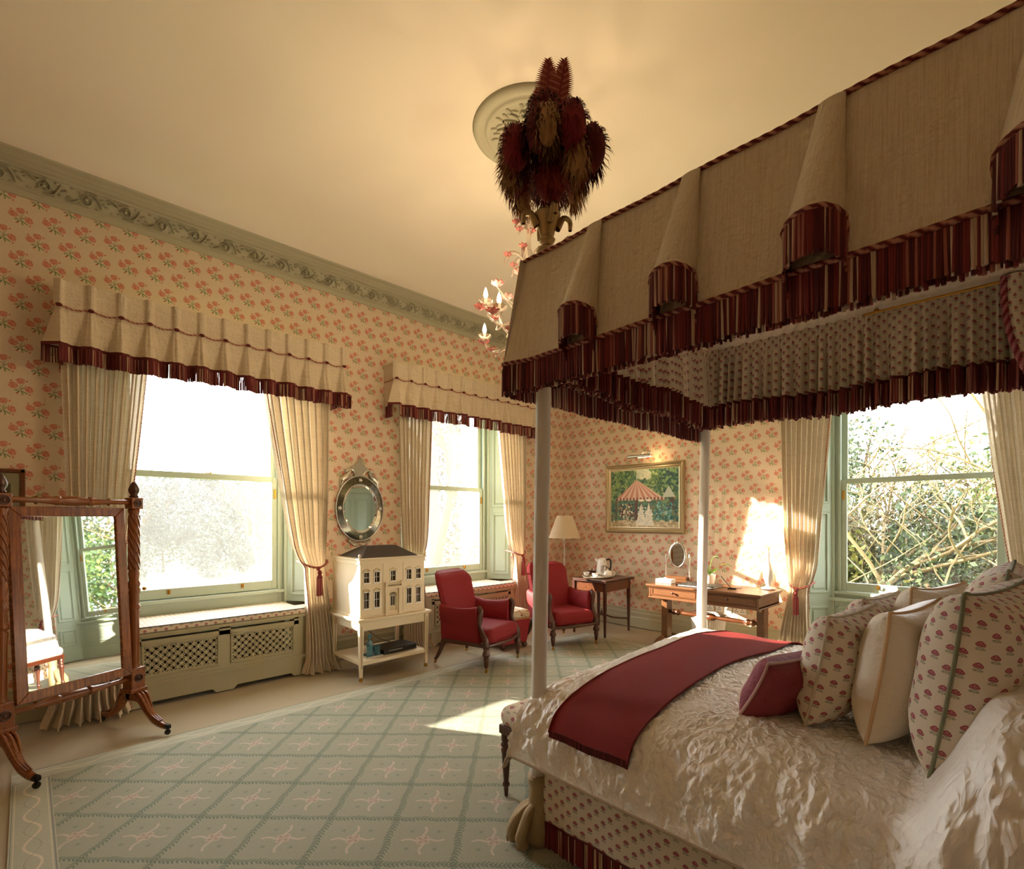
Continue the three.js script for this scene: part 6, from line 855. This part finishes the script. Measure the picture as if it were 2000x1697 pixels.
// ---------------------------------------------------------------- glass chandelier
{
  const g = thing('chandelier', 'clear and pink blown-glass chandelier with lit candle bulbs', 'chandelier', W(-2.43, 0, 2.49)), clear = mat('#fff6ee', 0.04, { transmission: 0.9, thickness: 0.02, ior: 1.45 }), pink = mat('#e88a84', 0.12, { transmission: 0.45, thickness: 0.01 });
  part('chain', C(0.006, 0.006, 0.55, 0, 3.6, 0, 8), m.iron, g); part('stem', L([[0.001, 2.72], [0.02, 2.73], [0.035, 2.76], [0.02, 2.8], [0.045, 2.84], [0.05, 2.88], [0.02, 2.93], [0.018, 3.05], [0.04, 3.1], [0.018, 3.15], [0.016, 3.3], [0.034, 3.34], [0.014, 3.4], [0.014, 3.52], [0.03, 3.56], [0.012, 3.6]], 16), clear, g);
  const flower = (n, r, mt) => M(...[...Array(n)].map((_, i) => S(r * 0.55, r * 0.6, 0, 0, 1.1, 0.35, 0.62, 10, 6).rotateZ(0.5).rotateY(i / n * 2 * PI)), S(r * 0.35, 0, r * 0.15, 0, 1, 1, 1, 8, 6));
  const fl = flower(7, 0.045), fs = flower(6, 0.03), bulbG = L([[0.001, 0], [0.010, 0.002], [0.015, 0.02], [0.010, 0.046], [0.001, 0.07]], 10), bulbM = mat('#fff0d8', 0.5, { emissive: new THREE.Color(1, 0.76, 0.42), emissiveIntensity: 26 });
  const N = 8;
  for (let i = 0; i < N; i++) {
    const t = i % 2, grp = new THREE.Group(); grp.name = 'arm'; grp.rotation.y = i / N * 2 * PI + 0.25; g.add(grp); const r = t ? 0.30 : 0.37, y = t ? 3.0 : 2.86;
    part('glass_arm', TT([[0.02, 2.9 + 0.08 * t, 0], [0.1, 2.8 + 0.1 * t, 0], [r * 0.6, 2.74 + 0.12 * t, 0], [r * 0.9, y - 0.1, 0], [r, y - 0.03, 0]], () => 0.0085, 24, 7), clear, grp);
    part('scroll', TT([[r * 0.6, 2.74 + 0.12 * t, 0], [r * 0.75, 2.70 + 0.12 * t, 0], [r * 0.72, 2.76 + 0.12 * t, 0]], (q) => 0.008 * (1 - 0.5 * q), 12, 6), clear, grp);
    part('cup', L([[0.001, -0.03], [0.02, -0.028], [0.042, -0.005], [0.05, 0.012], [0.046, 0.012], [0.018, -0.02], [0.001, -0.02]], 14).translate(r, y, 0), clear, grp);
    part('flower', fl, pink, grp).position.set(r + 0.03, y - 0.035, 0.03); part('flower', fs, pink, grp).position.set(r * 0.8, y - 0.12, -0.03);
    part('candle_sleeve', C(0.01, 0.01, 0.04, r, y - 0.01, 0, 10), m.white, grp); part('bulb', bulbG, bulbM, grp).position.set(r, y + 0.03, 0);
    if (t === 0 || i === 3 || i === 5) { const l = new THREE.PointLight(new THREE.Color(1, 0.72, 0.42), 0.42); l.name = 'chandelier_bulb'; l.position.set(r, y + 0.055, 0); l.castShadow = true; grp.add(l); }
  }
  for (let i = 0; i < 6; i++) { const a = i / 6 * 2 * PI, c = Math.cos(a), s = Math.sin(a); part('glass_leaf', TT([[0.02 * c, 3.3, 0.02 * s], [0.09 * c, 3.36, 0.09 * s], [0.14 * c, 3.34, 0.14 * s], [0.17 * c, 3.26, 0.17 * s]], (t) => 0.004 + 0.012 * Math.sin(t * PI), 14, 6), clear, g); part('flower', fs, pink, g).position.set(0.15 * c, 3.33, 0.15 * s); part('glass_leaf', TT([[0.015 * c, 3.54, 0.015 * s], [0.07 * c, 3.58, 0.07 * s], [0.10 * c, 3.53, 0.1 * s]], (t) => 0.003 + 0.01 * Math.sin(t * PI), 12, 6), clear, g); part('flower', fs, pink, g).position.set(0.09 * c, 3.56, 0.09 * s); part('flower', fl, pink, g).position.set(0.22 * c, 3.12, 0.22 * s); part('flower_stalk', T([[0.02 * c, 3.0, 0.02 * s], [0.13 * c, 3.02, 0.13 * s], [0.22 * c, 3.11, 0.22 * s]], 0.005, 12, 5), clear, g); }
}
// ---------------------------------------------------------------- garden seen through the windows
const GY = -3.6;
{ const s = new THREE.CircleGeometry(170, 48).rotateX(-PI / 2).translate(-10, GY, -10); const t = canvas(256, 256, (x, w, h) => { x.fillStyle = '#7f8a4c'; x.fillRect(0, 0, w, h); grain(x, w, h, 60, 8, 2, 2); }); const l = struct('lawn', s, new THREE.MeshStandardMaterial({ map: tex(t, 40, 40), roughness: 1 }), 'winter lawn below the windows'); }
function boughs(seed, h, o = {}) {                      // trunk and branches in the tree's own axes
  const k = rng(seed), tr = [], br = [], tips = [];
  const grow = (p, d, len, r, lv) => {
    const pts = [p.clone()], n = 5; let q = p.clone(), e = d.clone();
    for (let i = 0; i < n; i++) { e.add(V((k() - 0.5), (k() - 0.5) * 0.7 + (o.up ?? 0.12), (k() - 0.5)).multiplyScalar(o.curl ?? 0.35)).normalize(); q = q.clone().addScaledVector(e, len / n); pts.push(q); }
    (lv === 0 ? tr : br).push(TT(pts, (t) => r * (1 - 0.55 * t), lv === 0 ? 14 : lv === 1 ? 10 : 6, lv === 0 ? 9 : lv === 1 ? 6 : 4));
    for (const t of [pts[3], pts[4], pts[5]]) if (lv >= 2) tips.push(t);
    if (lv >= (o.levels ?? 4)) return;
    const m0 = lv === 0 ? o.main ?? 7 : o.kids ?? 3;
    for (let i = 0; i < m0; i++) { const f = lv === 0 ? 0.35 + 0.65 * (i + 0.5) / m0 : 0.3 + 0.7 * (i + k()) / m0, j = Math.min(n - 1, Math.floor(f * n)), b = pts[j].clone().lerp(pts[j + 1], f * n - j), a = k() * 2 * PI, sp = o.spread ?? 0.9, nd = V(Math.cos(a) * sp, 0.35 + 0.5 * k(), Math.sin(a) * sp).addScaledVector(e, 0.5).normalize(); grow(b, nd, len * (lv === 0 ? 0.62 : 0.6 + 0.15 * k()), r * (lv === 0 ? 0.42 : 0.55), lv + 1); }
  };
  grow(V(0, 0, 0), V(0, 1, 0), h * 0.62, h * (o.girth ?? 0.022), 0);
  return { trunk: M(tr), branches: M(br), tips };
}
const bark = mat('#5a4c38', 0.95), barkPale = mat('#7d6c4c', 0.95), barkGrey = mat('#544e46', 0.95);
const leafG = (() => { const g = new THREE.BufferGeometry(); g.setAttribute('position', new THREE.Float32BufferAttribute([-0.5, 0, 0, 0, 0.28, 0.05, 0, -0.28, 0.05, 0.55, 0, 0], 3)); g.setIndex([0, 2, 1, 1, 2, 3]); g.computeVertexNormals(); g.setAttribute('uv', new THREE.Float32BufferAttribute(new Float32Array(8), 2)); return g; })();
function leaves(parent, n, size, cols, where, seed) {
  const k = rng(seed), im = new THREE.InstancedMesh(leafG, mat('#ffffff', 0.7, { transmission: 0.15, thickness: 0 }), n), o = new THREE.Object3D(), c = new THREE.Color();
  for (let i = 0; i < n; i++) { o.position.copy(where(k, i)); o.rotation.set(k() * 6.3, k() * 6.3, k() * 6.3); o.scale.setScalar(size * (0.6 + 0.8 * k())); o.updateMatrix(); im.setMatrixAt(i, o.matrix); c.set(cols[Math.floor(k() * cols.length)]); im.setColorAt(i, c); }
  im.name = 'foliage'; im.userData.kind = 'stuff'; im.castShadow = im.receiveShadow = true; parent.add(im);
}
function crownLeaves(rx, ry, rz, cy, lumps, seed) { const k0 = rng(seed), L0 = [...Array(lumps)].map(() => { const a = k0() * 6.28, h = k0() * 2 - 1, r = Math.sqrt(1 - h * h) * 0.75; return [r * Math.cos(a), h * 0.75, r * Math.sin(a), 0.22 + 0.22 * k0()]; }); return (k) => { const l = L0[Math.floor(k() * lumps)], a = k() * 6.28, h = k() * 2 - 1, q = Math.sqrt(1 - h * h), s = l[3] * Math.pow(k(), 0.3); return V((l[0] + s * q * Math.cos(a)) * rx, cy + (l[1] + s * h) * ry, (l[2] + s * q * Math.sin(a)) * rz); }; }
const YG = ['#667028', '#7c7e34', '#4f5e24', '#8c8644', '#434f20'], DG = ['#2b3c20', '#354826', '#202f1a', '#40522a', '#4a5530'], OL = ['#54552c', '#64613a', '#434a28', '#6e663e', '#4c3f28'], CO = ['#466428', '#5c7432', '#2d4c24', '#6e7e3a', '#35562c'];
function shrub(name, label, X, D, r, h, cols, n, size, seed, cat = 'shrub') { const g = thing(name, label, cat, W(X, GY, D)), b = boughs(seed, h, { levels: 2, main: 8, kids: 3, curl: 0.4, girth: 0.016, spread: 0.8 }); part('trunk', b.trunk, bark, g); stuff('branches', b.branches, bark, g); leaves(g, n, size, cols, crownLeaves(r, h * 0.52, r, h * 0.52, 26, seed), seed); }
shrub('leafy_shrub', 'yellow-green shrub at the left edge of the end window view', -4.6, 14.0, 1.9, 6.0, YG, 15000, 0.14, 301);
shrub('leafy_shrub', 'tangled olive shrub filling the middle of the end window', -2.5, 15.5, 2.4, 6.2, OL, 19000, 0.12, 302);
shrub('leafy_shrub', 'dark evergreen bush right of middle in the end window', -0.9, 14.6, 2.2, 5.6, DG, 18000, 0.12, 303);
shrub('tall_evergreen', 'tall dark evergreen far behind the end window shrubs', -5.4, 27, 3.4, 9.0, DG, 14000, 0.22, 304, 'tree');
shrub('tall_evergreen', 'mid green round tree far right in the end window', -0.4, 26, 3.2, 9.4, ['#4f5e2e', '#66703a', '#3d4d28', '#7a7a44'], 14000, 0.22, 305, 'tree');
shrub('leafy_shrub', 'reddish low berry shrub at the foot of the end window view', -2.0, 12.2, 1.0, 3.8, ['#8a5a3a', '#a4603c', '#7a7a3c', '#5f6a34'], 4000, 0.1, 306);
shrub('conifer', 'bright green conifer reflected in the cheval mirror', 3.6, 14.5, 2.4, 7.2, CO, 12000, 0.14, 307, 'tree');
shrub('conifer', 'dark conifer behind the bright one in the mirror reflection', 6.4, 19, 3.2, 9.5, DG, 10000, 0.17, 308, 'tree');
shrub('leafy_shrub', 'yellow-green bush beside the conifers in the mirror reflection', 1.4, 13.5, 1.8, 5.8, YG, 8000, 0.13, 309);
// twisted bare tree across the top of the end window
for (const [X, D, h, sd, lb] of [[-0.4, 11.6, 10.0, 321, 'bare twisted tree with pale curling branches in the end window'], [-3.6, 12.6, 8.6, 322, 'smaller bare twisted tree left in the end window']]) { const g = thing('bare_tree', lb, 'tree', W(X, GY, D)), b = boughs(sd, h, { levels: 4, main: 9, kids: 3, curl: 0.75, up: 0.02, spread: 1.2, girth: 0.013 }); part('trunk', b.trunk, barkPale, g); stuff('branches', b.branches, barkPale, g); }
// ivy-clad trunk close to the second window
{ const g = thing('ivy_tree', 'ivy-clad tree trunk close outside the far window', 'tree', W(-12.0, GY, 8.75)), b = boughs(331, 15, { levels: 3, main: 6, kids: 3, curl: 0.3, girth: 0.024 }); part('trunk', b.trunk, barkGrey, g); stuff('branches', b.branches, barkGrey, g); leaves(g, 4200, 0.13, ['#47462f', '#3a4028', '#58543a', '#2f3320'], (k) => { const a = k() * 6.28, y = k() * 9.5, r = 0.36 + 0.16 * k(); return V(r * Math.cos(a), y, r * Math.sin(a)); }, 332); }
shrub('leafy_shrub', 'red-leaved shrub at the foot of the far window view', -10.6, 8.6, 0.9, 4.4, ['#b05a3c', '#c47a48', '#8a5a3a', '#a88a4a'], 3000, 0.11, 333);
// tree line beyond the lawn; blue-grey leaf colours stand in for haze
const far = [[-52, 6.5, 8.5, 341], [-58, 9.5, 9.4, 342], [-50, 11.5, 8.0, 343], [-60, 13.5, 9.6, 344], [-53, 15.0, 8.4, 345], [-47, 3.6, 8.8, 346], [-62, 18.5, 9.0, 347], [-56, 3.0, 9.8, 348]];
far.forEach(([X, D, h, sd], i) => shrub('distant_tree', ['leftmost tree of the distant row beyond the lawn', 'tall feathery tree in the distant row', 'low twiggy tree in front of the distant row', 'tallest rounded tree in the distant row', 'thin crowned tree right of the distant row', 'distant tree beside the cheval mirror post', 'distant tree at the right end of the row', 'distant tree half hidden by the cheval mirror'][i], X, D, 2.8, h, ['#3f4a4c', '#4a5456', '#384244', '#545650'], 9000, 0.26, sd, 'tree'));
{ const g = thing('bare_tree', 'bare spreading tree on the lawn at the right of the near window', 'tree', W(-36, GY, 11.2)), b = boughs(351, 8.6, { levels: 4, main: 7, kids: 3, curl: 0.5, up: 0.06, spread: 1.2, girth: 0.022 }); part('trunk', b.trunk, barkGrey, g); stuff('branches', b.branches, barkGrey, g); }
renderer.render(scene, camera);
